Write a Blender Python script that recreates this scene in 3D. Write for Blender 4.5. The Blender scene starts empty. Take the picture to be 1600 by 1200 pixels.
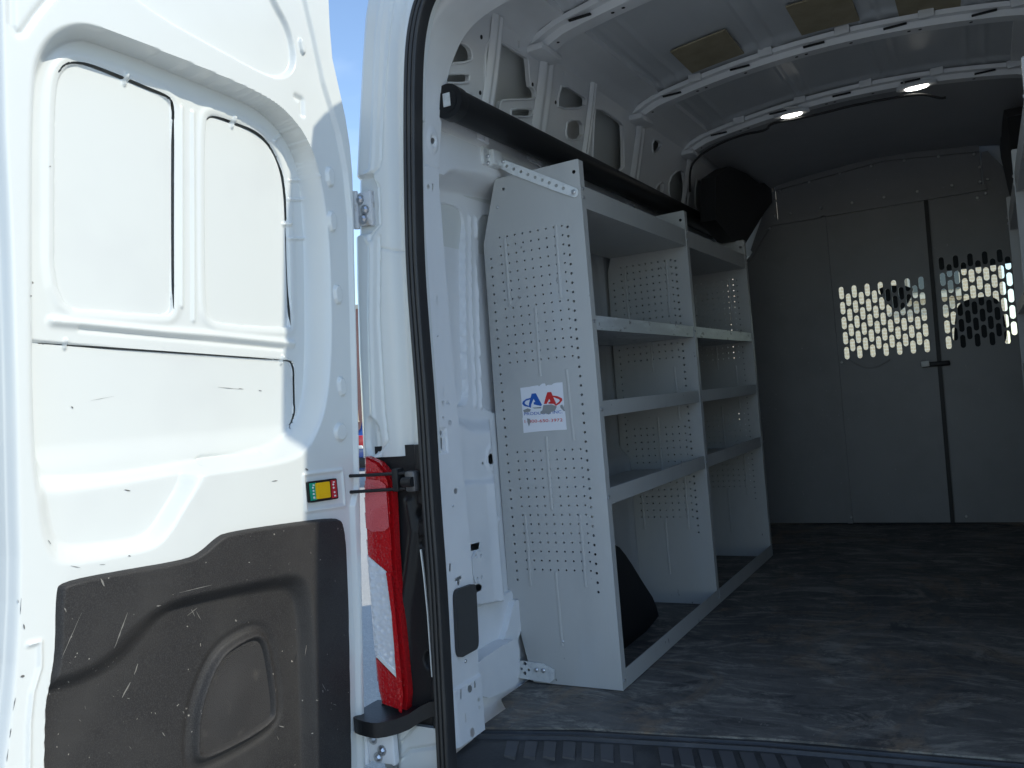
import bpy, bmesh, math, random
import numpy as np
from mathutils import Matrix, Vector
from mathutils.geometry import delaunay_2d_cdt
random.seed(4); rng = np.random.RandomState(7)
S = bpy.context.scene
COL = S.collection
# ------------------------------------------------------------------ camera
F = 1340.0; CC = (800.0, 600.0); VP = (1545.0, 562.0); ROLL = 0.083; CAMH = 0.86
_d = np.array([VP[0]-CC[0], VP[1]-CC[1], F])
_u = np.array([-ROLL, -1, (ROLL*_d[0]+_d[1])/F]); _fy = _d/np.linalg.norm(_d)
_u = _u-_fy*(_u@_fy); _u /= np.linalg.norm(_u)
RW = np.stack([np.cross(_fy, _u), _fy, _u])          # rows: world axes seen from the camera
CAM = np.array([0, 0, CAMH])
cd = bpy.data.cameras.new('camera'); cam = bpy.data.objects.new('camera', cd); COL.objects.link(cam)
cd.sensor_width = 36; cd.lens = F/1600*36; cd.clip_start = 0.02; cd.clip_end = 3000
m = Matrix.Identity(4)
for r in range(3):
    m[r][0] = RW[r, 0]; m[r][1] = -RW[r, 1]; m[r][2] = -RW[r, 2]; m[r][3] = CAM[r]
cam.matrix_world = m
S.camera = cam
# ------------------------------------------------------------------ sky, sun, exposure
SUN = Vector((1.0, 0.13, 0.8)).normalized()
SUN_E = math.asin(SUN.z); SUN_A = math.atan2(SUN.x, SUN.y)
W = bpy.data.worlds.new('World'); S.world = W; W.use_nodes = True
nt = W.node_tree; bg = nt.nodes['Background']
sky = nt.nodes.new('ShaderNodeTexSky'); sky.sky_type = 'NISHITA'; sky.sun_disc = False
sky.sun_elevation = SUN_E; sky.sun_rotation = SUN_A; sky.air_density = 1.0; sky.dust_density = 0.1; sky.ozone_density = 2.2
tc = nt.nodes.new('ShaderNodeTexCoord'); mpn = nt.nodes.new('ShaderNodeMapping'); mpn.inputs['Scale'].default_value = (2, 2, 7)
nz = nt.nodes.new('ShaderNodeTexNoise'); nz.inputs['Scale'].default_value = 1.7; nz.inputs['Detail'].default_value = 6
rp = nt.nodes.new('ShaderNodeValToRGB'); rp.color_ramp.elements[0].position = .5; rp.color_ramp.elements[1].position = .82
rp.color_ramp.elements[1].color = (.12, .12, .12, 1)
mx = nt.nodes.new('ShaderNodeMixRGB'); mx.inputs[2].default_value = (9, 9.5, 10, 1)
nt.links.new(tc.outputs['Generated'], mpn.inputs[0]); nt.links.new(mpn.outputs[0], nz.inputs['Vector'])
nt.links.new(nz.outputs['Fac'], rp.inputs[0]); nt.links.new(rp.outputs[0], mx.inputs[0])
nt.links.new(sky.outputs[0], mx.inputs[1]); nt.links.new(mx.outputs[0], bg.inputs[0])
bg.inputs[1].default_value = 0.15
sl = bpy.data.lights.new('sun', 'SUN'); sl.energy = 2.0; sl.angle = math.radians(0.6); sl.color = (1, .945, .79)
so = bpy.data.objects.new('sun', sl); COL.objects.link(so)
so.rotation_euler = SUN.to_track_quat('Z', 'Y').to_euler()
S.view_settings.view_transform = 'Standard'; S.view_settings.look = 'None'
S.view_settings.exposure = 0.78; S.view_settings.gamma = 1
S.cycles.max_bounces = 14; S.cycles.diffuse_bounces = 8; S.cycles.transparent_max_bounces = 12
S.cycles.use_denoising = True
# ------------------------------------------------------------------ materials
def mat(name, col, rough=.5, metal=0, coat=0, spec=.5, noise=None, bump=None, emit=None):
    M = bpy.data.materials.new(name); M.use_nodes = True
    t = M.node_tree; b = t.nodes['Principled BSDF']
    b.inputs['Base Color'].default_value = (*col, 1); b.inputs['Roughness'].default_value = rough
    b.inputs['Metallic'].default_value = metal; b.inputs['Coat Weight'].default_value = coat
    b.inputs['Specular IOR Level'].default_value = spec
    co = t.nodes.new('ShaderNodeTexCoord')
    if noise:                                   # list of (scale, lo, hi, colour, detail, stretch)
        prev = None
        for (sc, lo, hi, c2, det, st) in noise:
            mp = t.nodes.new('ShaderNodeMapping'); mp.inputs['Scale'].default_value = st
            n = t.nodes.new('ShaderNodeTexNoise'); n.inputs['Scale'].default_value = sc; n.inputs['Detail'].default_value = det
            n.inputs['Roughness'].default_value = .62
            r = t.nodes.new('ShaderNodeMapRange'); r.inputs[1].default_value = lo; r.inputs[2].default_value = hi
            x = t.nodes.new('ShaderNodeMixRGB'); x.inputs[2].default_value = (*c2, 1)
            t.links.new(co.outputs['Object'], mp.inputs[0]); t.links.new(mp.outputs[0], n.inputs['Vector'])
            t.links.new(n.outputs['Fac'], r.inputs[0]); t.links.new(r.outputs[0], x.inputs[0])
            if prev is None: x.inputs[1].default_value = (*col, 1)
            else: t.links.new(prev, x.inputs[1])
            prev = x.outputs[0]
        t.links.new(prev, b.inputs['Base Color'])
    if bump:
        kind, sc, dist = bump
        n = t.nodes.new('ShaderNodeTexVoronoi' if kind == 'v' else 'ShaderNodeTexNoise'); n.inputs['Scale'].default_value = sc
        if kind != 'v': n.inputs['Detail'].default_value = 4
        bp = t.nodes.new('ShaderNodeBump'); bp.inputs['Distance'].default_value = dist; bp.inputs['Strength'].default_value = 1
        t.links.new(co.outputs['Object'], n.inputs['Vector']); t.links.new(n.outputs[0], bp.inputs['Height'])
        t.links.new(bp.outputs[0], b.inputs['Normal'])
    if emit:
        b.inputs['Emission Color'].default_value = (*emit[0], 1); b.inputs['Emission Strength'].default_value = emit[1]
    return M
I1 = (1, 1, 1)
PAINT = mat('white_paint', (.665, .685, .67), .28, coat=.3, noise=[(3, .52, .85, (.62, .635, .63), 3, I1)], bump=('n', 9, .0006))
INNER = mat('inner_paint', (.78, .795, .81), .34, noise=[(2.2, .45, .8, (.66, .68, .7), 4, I1)], bump=('n', 14, .0006))
ROOFP = mat('roof_paint', (.6, .625, .65), .38, noise=[(2.5, .45, .8, (.5, .52, .545), 4, (1, .4, 1))], bump=('n', 5, .002))
STEEL = mat('shelf_grey', (.47, .472, .46), .42, noise=[(5, .5, .8, (.4, .405, .4), 5, (1, 1, .35)), (34, .73, .76, (.17, .17, .17), 2, (1, 1, .6)), (3, .55, .8, (.47, .49, .5), 6, (2, 1, .6))])
GALV = mat('galvanised_steel', (.8, .82, .82), .34, metal=.25, noise=[(35, .5, .75, (.6, .62, .63), 3, I1)])
LIP = mat('worn_lip_grey', (.42, .44, .45), .34, noise=[(9, .5, .7, (.58, .61, .62), 5, (1, .5, 2)), (40, .62, .68, (.12, .12, .12), 3, (1, .4, 1))])
BLACK = mat('black_plastic', (.014, .0145, .016), .45, spec=.3, bump=('n', 160, .0006))
TRIM = mat('trim_plastic', (.022, .021, .0215), .56, spec=.3, noise=[(420, .45, .65, (.044, .042, .042), 2, I1), (5, .42, .75, (.042, .04, .039), 6, I1), (70, .72, .75, (.3, .28, .25), 2, I1)], bump=('n', 520, .0008))
GRILLE = mat('speaker_mesh', (.03, .028, .028), .6, noise=[(24, .6, .75, (.06, .055, .05), 4, I1)], bump=('v', 520, .0012))
SCUFF = mat('scuff_mark', (.2, .19, .175), .7)
CHIP = mat('paint_chip', (.12, .115, .11), .7)
RUBBER = mat('seal_rubber', (.02, .02, .021), .48, noise=[(30, .5, .8, (.035, .034, .032), 3, (1, 1, .2))])
BULK = mat('partition_grey', (.225, .228, .232), .42, noise=[(3, .45, .8, (.185, .188, .192), 4, I1), (60, .72, .75, (.3, .3, .3), 2, I1)])
PAD = mat('damping_pad', (.36, .31, .21), .75, noise=[(14, .4, .7, (.29, .25, .16), 4, I1)])
INNER_SHADE = mat('inner_paint_shaded', (.42, .43, .445), .4, noise=[(2.2, .45, .8, (.34, .35, .365), 4, I1)], bump=('n', 14, .0006))  # darker copy of the inner paint, shade of the shelf bays put into colour
HOLE_SHADE = mat('painted_hole_shade', (.02, .02, .022), .8)  # flat dark colour painted in place of the shade inside holes
TYRE = mat('tyre', (.02, .02, .02), .8)
STICK = mat('sticker_white', (.78, .79, .83), .4)
SBLUE = mat('sticker_blue', (.012, .1, .42), .4); SRED = mat('sticker_red', (.62, .03, .03), .4); SGREY = mat('sticker_torn', (.28, .29, .29), .8)
LAB_G = mat('label_green', (.01, .3, .19), .45); LAB_R = mat('label_red', (.5, .02, .03), .45); LAB_Y = mat('label_yellow', (.85, .5, .01), .4); LAB_W = mat('label_print', (.75, .75, .72), .5)
BOLT = mat('bolt_metal', (.55, .56, .58), .3, metal=.9)
LEDL = mat('dome_lens', (.9, .9, .85), .3, emit=((1, .97, .88), 9))
SEATM = mat('seat_cloth', (.018, .019, .022), .85, bump=('n', 300, .001))

def floor_material():
    M = bpy.data.materials.new('worn_floor'); M.use_nodes = True; t = M.node_tree; b = t.nodes['Principled BSDF']
    co = t.nodes.new('ShaderNodeTexCoord'); last = None
    base = (.085, .084, .082, 1)
    def layer(scale, stretch, lo, hi, col, det=6, rough=.65, dist=0.0, fac=1.0):
        nonlocal last
        mp = t.nodes.new('ShaderNodeMapping'); mp.inputs['Scale'].default_value = stretch
        mp.inputs['Location'].default_value = (scale*.37, scale*.71, 0)
        n = t.nodes.new('ShaderNodeTexNoise'); n.inputs['Scale'].default_value = scale; n.inputs['Detail'].default_value = det
        n.inputs['Roughness'].default_value = rough; n.inputs['Distortion'].default_value = dist
        r = t.nodes.new('ShaderNodeMapRange'); r.inputs[1].default_value = lo; r.inputs[2].default_value = hi; r.inputs[4].default_value = fac
        x = t.nodes.new('ShaderNodeMixRGB'); x.inputs[2].default_value = (*col, 1)
        t.links.new(co.outputs['Object'], mp.inputs[0]); t.links.new(mp.outputs[0], n.inputs['Vector']); t.links.new(n.outputs['Fac'], r.inputs[0]); t.links.new(r.outputs[0], x.inputs[0])
        if last is None: x.inputs[1].default_value = base
        else: t.links.new(last, x.inputs[1])
        last = x.outputs[0]
    layer(1.7, (1, 1.2, 1), .42, .62, (.17, .16, .145), 9, .76, 1.2)
    layer(4.4, (.6, 1.4, 1), .5, .6, (.31, .29, .25), 9, .78, 2.2, .85)
    layer(1.9, (1.2, .8, 1), .52, .68, (.28, .2, .13), 8, .75, 1.8, .85)
    layer(3.1, (.75, 1.25, 1), .53, .6, (.05, .05, .052), 9, .8, 2.2, .8)
    layer(14, (.18, 3, 1), .5, .66, (.06, .058, .055), 8, .75, .5, .4)
    layer(9, (.25, 4, 1), .58, .66, (.27, .26, .245), 7, .75, .6, .45)
    layer(80, (1, .4, 1), .68, .76, (.35, .32, .28), 3, .6, 0, .6)
    t.links.new(last, b.inputs['Base Color']); b.inputs['Roughness'].default_value = .58; b.inputs['Specular IOR Level'].default_value = .35
    n = t.nodes.new('ShaderNodeTexNoise'); n.inputs['Scale'].default_value = 18; n.inputs['Detail'].default_value = 8
    bp = t.nodes.new('ShaderNodeBump'); bp.inputs['Distance'].default_value = .004
    t.links.new(co.outputs['Object'], n.inputs['Vector']); t.links.new(n.outputs['Fac'], bp.inputs['Height']); t.links.new(bp.outputs[0], b.inputs['Normal'])
    return M
FLOOR = floor_material()
def asphalt_material():
    return mat('asphalt', (.44, .425, .39), .9, noise=[(.35, .4, .7, (.52, .495, .44), 5, I1), (70, .5, .75, (.6, .575, .52), 3, I1), (130, .6, .75, (.22, .21, .2), 2, I1)], bump=('n', 120, .006))
ASPH = asphalt_material()
def brick_material(name, c1, c2, mortar, scale):
    M = bpy.data.materials.new(name); M.use_nodes = True; t = M.node_tree; b = t.nodes['Principled BSDF']
    co = t.nodes.new('ShaderNodeTexCoord'); sp = t.nodes.new('ShaderNodeSeparateXYZ'); cb = t.nodes.new('ShaderNodeCombineXYZ'); ad = t.nodes.new('ShaderNodeMath')
    t.links.new(co.outputs['Object'], sp.inputs[0]); t.links.new(sp.outputs[0], ad.inputs[0]); t.links.new(sp.outputs[1], ad.inputs[1])
    t.links.new(ad.outputs[0], cb.inputs[0]); t.links.new(sp.outputs[2], cb.inputs[1])
    k = t.nodes.new('ShaderNodeTexBrick'); k.inputs['Scale'].default_value = scale; k.inputs['Color1'].default_value = (*c1, 1); k.inputs['Color2'].default_value = (*c2, 1); k.inputs['Mortar'].default_value = (*mortar, 1)
    k.inputs['Mortar Size'].default_value = .03
    t.links.new(cb.outputs[0], k.inputs['Vector']); t.links.new(k.outputs['Color'], b.inputs['Base Color']); b.inputs['Roughness'].default_value = .85
    return M
BRICKR = brick_material('red_brick', (.3, .1, .07), (.24, .085, .065), (.35, .3, .27), 4)
BRICKT = brick_material('tan_brick', (.62, .5, .34), (.55, .43, .29), (.7, .62, .5), 3)
def lens_material(name, col, rough, bumps, metal=0.0):
    return mat(name, col, rough, metal=metal, coat=.9, bump=bumps)
REDL = lens_material('red_lens', (.5, .008, .012), .16, ('v', 120, .002)); REDR = lens_material('red_reflector', (.62, .09, .1), .22, ('v', 420, .0012))
CLRL = lens_material('clear_lens', (.8, .83, .88), .14, ('v', 75, .004), .15)
def glass_material():
    M = bpy.data.materials.new('window_glass'); M.use_nodes = True; t = M.node_tree; t.nodes.remove(t.nodes['Principled BSDF'])
    o = t.nodes['Material Output']; tr = t.nodes.new('ShaderNodeBsdfTransparent'); tr.inputs[0].default_value = (.86, .92, .9, 1)
    gl = t.nodes.new('ShaderNodeBsdfGlossy'); gl.inputs['Roughness'].default_value = .02
    fr = t.nodes.new('ShaderNodeFresnel'); fr.inputs[0].default_value = 1.45; ms = t.nodes.new('ShaderNodeMixShader')
    t.links.new(fr.outputs[0], ms.inputs[0]); t.links.new(tr.outputs[0], ms.inputs[1]); t.links.new(gl.outputs[0], ms.inputs[2]); t.links.new(ms.outputs[0], o.inputs[0])
    return M
GLASS = glass_material()
BLUEP = mat('blue_car_paint', (.02, .07, .3), .25, coat=1); DARKG = mat('dark_glass', (.012, .014, .018), .08, spec=.8)
CREAM = mat('cream_stucco', (.55, .5, .4), .85); LEAF = mat('leaf', (.05, .1, .025), .6); BARK = mat('bark', (.09, .065, .045), .9)

# ------------------------------------------------------------------ helpers
def ray(p): return RW @ np.array([p[0]-CC[0], p[1]-CC[1], F])
def at(px, py, ax, val):                       # photo pixel -> point on the plane {axis ax = val}
    v = ray((px, py)); return CAM+v*((val-CAM[ax])/v[ax])
def atp(p, o, n):
    v = ray(p); o = np.asarray(o, float); n = np.asarray(n, float); return CAM+v*(((o-CAM)@n)/(v@n))
def chaikin(P, n=2, closed=True):
    P = np.asarray(P, float)
    for _ in range(n):
        if closed:
            Q = np.roll(P, -1, 0); P = np.stack([.75*P+.25*Q, .25*P+.75*Q], 1).reshape(-1, P.shape[1])
        else:
            a, b = P[:-1], P[1:]; M_ = np.stack([.75*a+.25*b, .25*a+.75*b], 1).reshape(-1, P.shape[1]); P = np.vstack([P[:1], M_, P[-1:]])
    return P
def soft(P, f=.12):                              # outline with small rounded corners
    P = np.asarray(P, float); o = []
    for a, p, b in zip(np.roll(P, 1, 0), P, np.roll(P, -1, 0)):
        u, v = p+(a-p)*f, p+(b-p)*f
        for t in (0, .25, .5, .75, 1): o.append((1-t)**2*u+2*t*(1-t)*p+t*t*v)
    return np.array(o)
def ss(t): t = np.clip(t, 0, 1); return t*t*(3-2*t)
def segdist(A, B, P, closed):
    D = np.full(A.shape, 1e9); n = len(P)
    for i in range(n if closed else n-1):
        p, q = P[i], P[(i+1) % n]; e = q-p; L = e@e+1e-18
        t = np.clip(((A-p[0])*e[0]+(B-p[1])*e[1])/L, 0, 1)
        D = np.minimum(D, (A-p[0]-t*e[0])**2+(B-p[1]-t*e[1])**2)
    return np.sqrt(D)
def inside(A, B, P):
    R = np.zeros(A.shape, bool); n = len(P)
    for i in range(n):
        (x0, y0), (x1, y1) = P[i], P[(i+1) % n]
        if y0 == y1: continue
        R ^= ((y0 > B) != (y1 > B)) & (A < (x1-x0)*(B-y0)/(y1-y0)+x0)
    return R
def sdf(A, B, P, far=.12):                      # negative inside
    P = np.asarray(P, float); out = np.full(A.shape, far)
    k = (A > P[:, 0].min()-far) & (A < P[:, 0].max()+far) & (B > P[:, 1].min()-far) & (B < P[:, 1].max()+far)
    if k.any():
        a, b = A[k], B[k]; d = segdist(a, b, P, True); out[k] = np.where(inside(a, b, P), -d, d)
    return out
def ldist(A, B, P, far=.08):
    P = np.asarray(P, float); out = np.full(A.shape, far)
    k = (A > P[:, 0].min()-far) & (A < P[:, 0].max()+far) & (B > P[:, 1].min()-far) & (B < P[:, 1].max()+far)
    if k.any(): out[k] = segdist(A[k], B[k], P, False)
    return out
def thing(name, label, cat, loc=(0, 0, 0), group=None):
    o = bpy.data.objects.new(name, None); o.empty_display_size = .1; COL.objects.link(o); o.location = loc
    o['label'] = label; o['category'] = cat
    if group: o['group'] = group
    return o
def link(name, me, parent=None, label=None):
    o = bpy.data.objects.new(name, me); COL.objects.link(o)
    if parent is not None:
        o.parent = parent
        if parent.type == 'EMPTY': o.matrix_parent_inverse = Matrix.Translation(parent.location).inverted()
    if label: o['label'] = label
    return o
def finish(me, mats, smooth):
    for m_ in mats: me.materials.append(m_)
    me.validate(); me.update()
    if smooth is not None and len(me.polygons):
        me.polygons.foreach_set('use_smooth', np.ones(len(me.polygons), bool)); me.set_sharp_from_angle(angle=math.radians(smooth))
class MB:
    def __init__(s): s.v = []; s.f = []; s.m = []
    def add(s, vs, fs, mi=0):
        o = len(s.v); s.v += [tuple(map(float, v)) for v in vs]; s.f += [tuple(int(i)+o for i in f) for f in fs]; s.m += [mi]*len(fs); return s
    def box(s, c, d, R=None, bev=0.0, mi=0):
        d = np.array(d)/2; bm = bmesh.new(); bmesh.ops.create_cube(bm, size=2)
        for v in bm.verts: v.co = Vector((v.co.x*d[0], v.co.y*d[1], v.co.z*d[2]))
        if bev > 0: bmesh.ops.bevel(bm, geom=list(bm.edges), offset=min(bev, d.min()*.9), segments=2, profile=.5, affect='EDGES')
        R = np.eye(3) if R is None else np.array(R)
        bm.verts.index_update(); vs = [R @ np.array(v.co)+np.array(c) for v in bm.verts]; fs = [[v.index for v in f.verts] for f in bm.faces]; bm.free()
        return s.add(vs, fs, mi)
    def cyl(s, p, q, r, n=14, r2=None, mi=0, caps=True):
        p, q = np.array(p, float), np.array(q, float); d = q-p; d /= np.linalg.norm(d)
        a = np.cross(d, [0, 0, 1] if abs(d[2]) < .9 else [1, 0, 0]); a /= np.linalg.norm(a); b = np.cross(d, a); r2 = r if r2 is None else r2
        vs = []; 
        for c, rr in ((p, r), (q, r2)):
            for i in range(n): t = 2*math.pi*i/n; vs.append(c+rr*(math.cos(t)*a+math.sin(t)*b))
        fs = [(i, (i+1) % n, n+(i+1) % n, n+i) for i in range(n)]
        if caps: fs += [tuple(range(n))[::-1], tuple(range(n, 2*n))]
        return s.add(vs, fs, mi)
    def dome(s, c, d, r, h, n=10, mi=0):        # flat rivet or bolt head
        c = np.array(c, float); d = np.array(d, float); d /= np.linalg.norm(d)
        s.cyl(c, c+d*h*.5, r, n, r, mi); return s.cyl(c+d*h*.5, c+d*h, r, n, r*.55, mi)
    def sweep(s, path, prof, up=(0, 1, 0), mi=0, caps=True, closed=True):
        P = np.asarray(path, float); n = len(P); T = np.gradient(P, axis=0); T /= np.linalg.norm(T, axis=1)[:, None]; up = np.array(up, float)
        vs = []; k = len(prof)
        for i in range(n):
            b = up-T[i]*(up@T[i]); b /= np.linalg.norm(b); a = np.cross(b, T[i])
            for (x, y) in prof: vs.append(P[i]+a*x+b*y)
        fs = []
        for i in range(n-1):
            for j in range(k if closed else k-1): fs.append((i*k+j, i*k+(j+1) % k, (i+1)*k+(j+1) % k, (i+1)*k+j))
        if caps and closed: fs += [tuple(range(k))[::-1], tuple(range((n-1)*k, n*k))]
        return s.add(vs, fs, mi)
    def plate(s, outer, holes, fmap, th, grid=0.0, mi=0):
        loops = [np.asarray(outer, float)]+[np.asarray(h, float) for h in holes]
        pts = []; ed = []
        for L in loops:
            o = len(pts); pts += [tuple(p) for p in L]; ed += [(o+i, o+(i+1) % len(L)) for i in range(len(L))]
        if grid > 0:
            a0, b0 = loops[0].min(0); a1, b1 = loops[0].max(0); ga, gb = np.meshgrid(np.arange(a0+grid/2, a1, grid), np.arange(b0+grid/2, b1, grid))
            ga, gb = ga.ravel(), gb.ravel(); k = inside(ga, gb, loops[0])
            for h in loops[1:]: k &= ~inside(ga, gb, h)
            pts += list(zip(ga[k], gb[k]))
        V, E_, Fc, ov, oe, of = delaunay_2d_cdt([Vector(p) for p in pts], ed, [], 0, 1e-7)
        V = np.array([tuple(v) for v in V]); C = np.array([V[list(f)].mean(0) for f in Fc]); k = inside(C[:, 0], C[:, 1], loops[0])
        for h in loops[1:]: k &= ~inside(C[:, 0], C[:, 1], h)
        Fc = [tuple(f) for f, q in zip(Fc, k) if q]; n = len(V)
        vs = [fmap(a, b, 0.0) for a, b in V]+[fmap(a, b, -th) for a, b in V]
        fs = list(Fc)+[tuple(i+n for i in f[::-1]) for f in Fc]
        cnt = {}
        for f in Fc:
            for i in range(len(f)): e = (f[i], f[(i+1) % len(f)]); cnt[tuple(sorted(e))] = None if tuple(sorted(e)) in cnt else e
        fs += [(e[1], e[0], e[0]+n, e[1]+n) for e in cnt.values() if e]
        return s.add(vs, fs, mi)
    def build(s, name, mats, parent=None, smooth=35, label=None):
        me = bpy.data.meshes.new(name); me.from_pydata(s.v, [], s.f)
        if not isinstance(mats, (list, tuple)): mats = [mats]
        if len(mats) > 1: me.polygons.foreach_set('material_index', np.array(s.m, np.int32))
        finish(me, mats, smooth); return link(name, me, parent, label)
def relief(name, mats, parent, P, rows, left, right, na, hfun, holes=(), th=None, keep=None, midx=None, smooth=50, label=None, extra=None):
    """stamped sheet: grid over (a, b) of a plane, lifted by hfun along its normal; holes are cut out and their edges snapped"""
    b = np.asarray(rows, float); l = np.array([left(x) for x in b]); r = np.array([right(x) for x in b])
    t = np.linspace(0, 1, na); A = l[:, None]+(r-l)[:, None]*t[None]; B = np.repeat(b[:, None], na, 1)
    du = max(abs(r-l).max()/na, abs(b[1]-b[0]))
    for h in holes:
        d = sdf(A, B, h, .03); e = 1e-4
        near = np.abs(d) < .62*du
        gx = (sdf(A+e, B, h, .03)-sdf(A-e, B, h, .03))/(2*e); gy = (sdf(A, B+e, h, .03)-sdf(A, B-e, h, .03))/(2*e)
        A = np.where(near, A-d*gx, A); B = np.where(near, B-d*gy, B)
    H = hfun(A, B); V = P(A, B, H).reshape(-1, 3); nb = len(b)
    I = np.arange(nb*na).reshape(nb, na); Q = np.stack([I[:-1, :-1], I[:-1, 1:], I[1:, 1:], I[1:, :-1]], -1).reshape(-1, 4)
    CA = A.ravel()[Q].mean(1); CB = B.ravel()[Q].mean(1); ok = np.ones(len(Q), bool)
    for h in holes: ok &= ~inside(CA, CB, np.asarray(h))
    if keep is not None: ok &= keep(CA, CB)
    mi = midx(CA, CB)[ok].astype(np.int32) if midx is not None else None
    Q = Q[ok]
    n0 = np.cross(V[Q[0][1]]-V[Q[0][0]], V[Q[0][2]]-V[Q[0][0]]); z = np.zeros((1, 1))
    out = (P(z, z, z+1)-P(z, z, z)).ravel()
    if n0 @ out < 0: Q = Q[:, ::-1]
    faces = Q.tolist(); verts = V
    if th:
        ring = np.concatenate([I[0, :-1], I[:-1, -1], I[-1, :0:-1], I[:0:-1, 0]]); n = len(ring)
        back = P(A.ravel()[ring], B.ravel()[ring], np.full(n, -th)); o = len(V); verts = np.vstack([V, back])
        for i in range(n): j = (i+1) % n; faces.append((int(ring[i]), int(ring[j]), o+j, o+i))
        faces.append(tuple(range(o, o+n)))
        if mi is not None: mi = np.concatenate([mi, np.zeros(n+1, np.int32)])
    verts = verts.tolist()
    if extra is not None:
        mi = np.concatenate([mi if mi is not None else np.zeros(len(faces), np.int32), np.ones(len(extra.f), np.int32)]); o = len(verts)
        faces = faces+[tuple(i+o for i in f) for f in extra.f]; verts = verts+extra.v
    me = bpy.data.meshes.new(name); me.from_pydata(verts, [], faces)
    if not isinstance(mats, (list, tuple)): mats = [mats]
    if mi is not None: me.polygons.foreach_set('material_index', mi)
    if th:
        bm = bmesh.new(); bm.from_mesh(me); bmesh.ops.recalc_face_normals(bm, faces=bm.faces[:]); bm.to_mesh(me); bm.free()
    finish(me, mats, smooth); return link(name, me, parent, label)
def lerp(tab):
    xs = np.array([p[0] for p in tab]); ys = np.array([p[1] for p in tab]); o = np.argsort(xs); xs, ys = xs[o], ys[o]
    return lambda x: float(np.interp(x, xs, ys))
def text_geo(body, size, sx=1.0):
    c = bpy.data.curves.new('lettering', 'FONT'); c.body = body; c.size = size; c.align_x = 'CENTER'; c.align_y = 'CENTER'
    o = bpy.data.objects.new('lettering', c); COL.objects.link(o); dg = bpy.context.evaluated_depsgraph_get(); dg.update()
    me = bpy.data.meshes.new_from_object(o.evaluated_get(dg)); V = np.array([v.co[:] for v in me.vertices]); Fc = [tuple(p.vertices) for p in me.polygons]
    bpy.data.objects.remove(o); bpy.data.curves.remove(c); bpy.data.meshes.remove(me); V[:, 0] *= sx; return V, Fc
def circle(c, r, n=8, ry=None, rot=0.0):
    ry = r if ry is None else ry; t = np.arange(n)*2*math.pi/n
    x, y = r*np.cos(t), ry*np.sin(t); return np.stack([c[0]+x*math.cos(rot)-y*math.sin(rot), c[1]+x*math.sin(rot)+y*math.cos(rot)], 1)
def slot(c, w, h, n=4):                          # upright stadium
    r = w/2; t = np.linspace(0, math.pi, n+1); a = [(c[0]+r*math.cos(x), c[1]+h/2-r+r*math.sin(x)) for x in t]; b = [(c[0]-r*math.cos(x), c[1]-h/2+r-r*math.sin(x)) for x in t]
    return np.array(a+b)
def mirror(o, cx, parent=None):                  # the same part on the other side of the van
    me = o.data.copy(); me.transform(Matrix.Translation((2*cx, 0, 0)) @ Matrix.Scale(-1, 4, (1, 0, 0))); me.flip_normals()
    c = link(o.name.split('.')[0], me, parent if parent is not None else o.parent)
    for ch in list(o.children): mirror(ch, cx, c)
    return c
CX = -0.44; GZ = -0.68

# ------------------------------------------------------------------ ground
mb = MB(); mb.add([(-900, -600, GZ), (900, -600, GZ), (900, 1200, GZ), (-900, 1200, GZ)], [(0, 1, 2, 3)])
g = mb.build('ground', ASPH, None, None); g['kind'] = 'structure'

# ------------------------------------------------------------------ the van and its shell
VAN = thing('cargo_van', 'white high-roof cargo van seen through its open rear doorway', 'van', (CX, 3.4, GZ))
prof_out = [(-1.40, -.30), (-1.415, 0), (-1.405, .3), (-1.395, .6), (-1.385, .9), (-1.365, 1.2), (-1.335, 1.5), (-1.29, 1.75), (-1.25, 1.93), (-1.17, 2.05), (-1.02, 2.12), (-.75, 2.155), (CX, 2.17)]
prof_out = chaikin(prof_out, 2, False); prof_full = np.vstack([prof_out, [(2*CX-x, z) for x, z in prof_out[::-1][1:]]])
mb = MB()
vs = []; ys = [1.70, 1.73, 1.80, 3.0, 4.0, 5.16]; n = len(prof_full)
for i, y in enumerate(ys):
    for x, z in prof_full:
        k = .022 if i == 0 else (.008 if i == 1 else 0); s_ = 1-k*.6
        vs.append((CX+(x-CX)*s_, y+.03*max(z, 0)*(1 if y < 3 else 0), z*(1-.006*(i == 0))))
mb.add(vs, [(i*n+j, (i+1)*n+j, (i+1)*n+j+1, i*n+j+1) for i in range(len(ys)-1) for j in range(n-1)])
mb.build('body_shell', PAINT, VAN, 40)
# unseen roof overhang above the doors, outline shaped for its shadow on the door
mb = MB()
top = [(-.84, 1.80), (-.76, 1.775), (-.69, 1.74), (-.63, 1.67), (-.58, 1.635), (-.5, 1.632), (0, 1.672), (.2, 1.69), (.40, 1.705), (.42, 1.80)]
n = len(top); vs = [(x, y, 2.04) for x, y in top]+[(x, y+.02, 2.15) for x, y in top]
mb.add(vs, [(i, i+1, n+i+1, n+i) for i in range(n-1)]+[tuple(range(n))[::-1], tuple(range(n, 2*n))]); mb.build('roof_lip', PAINT, VAN)

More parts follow.
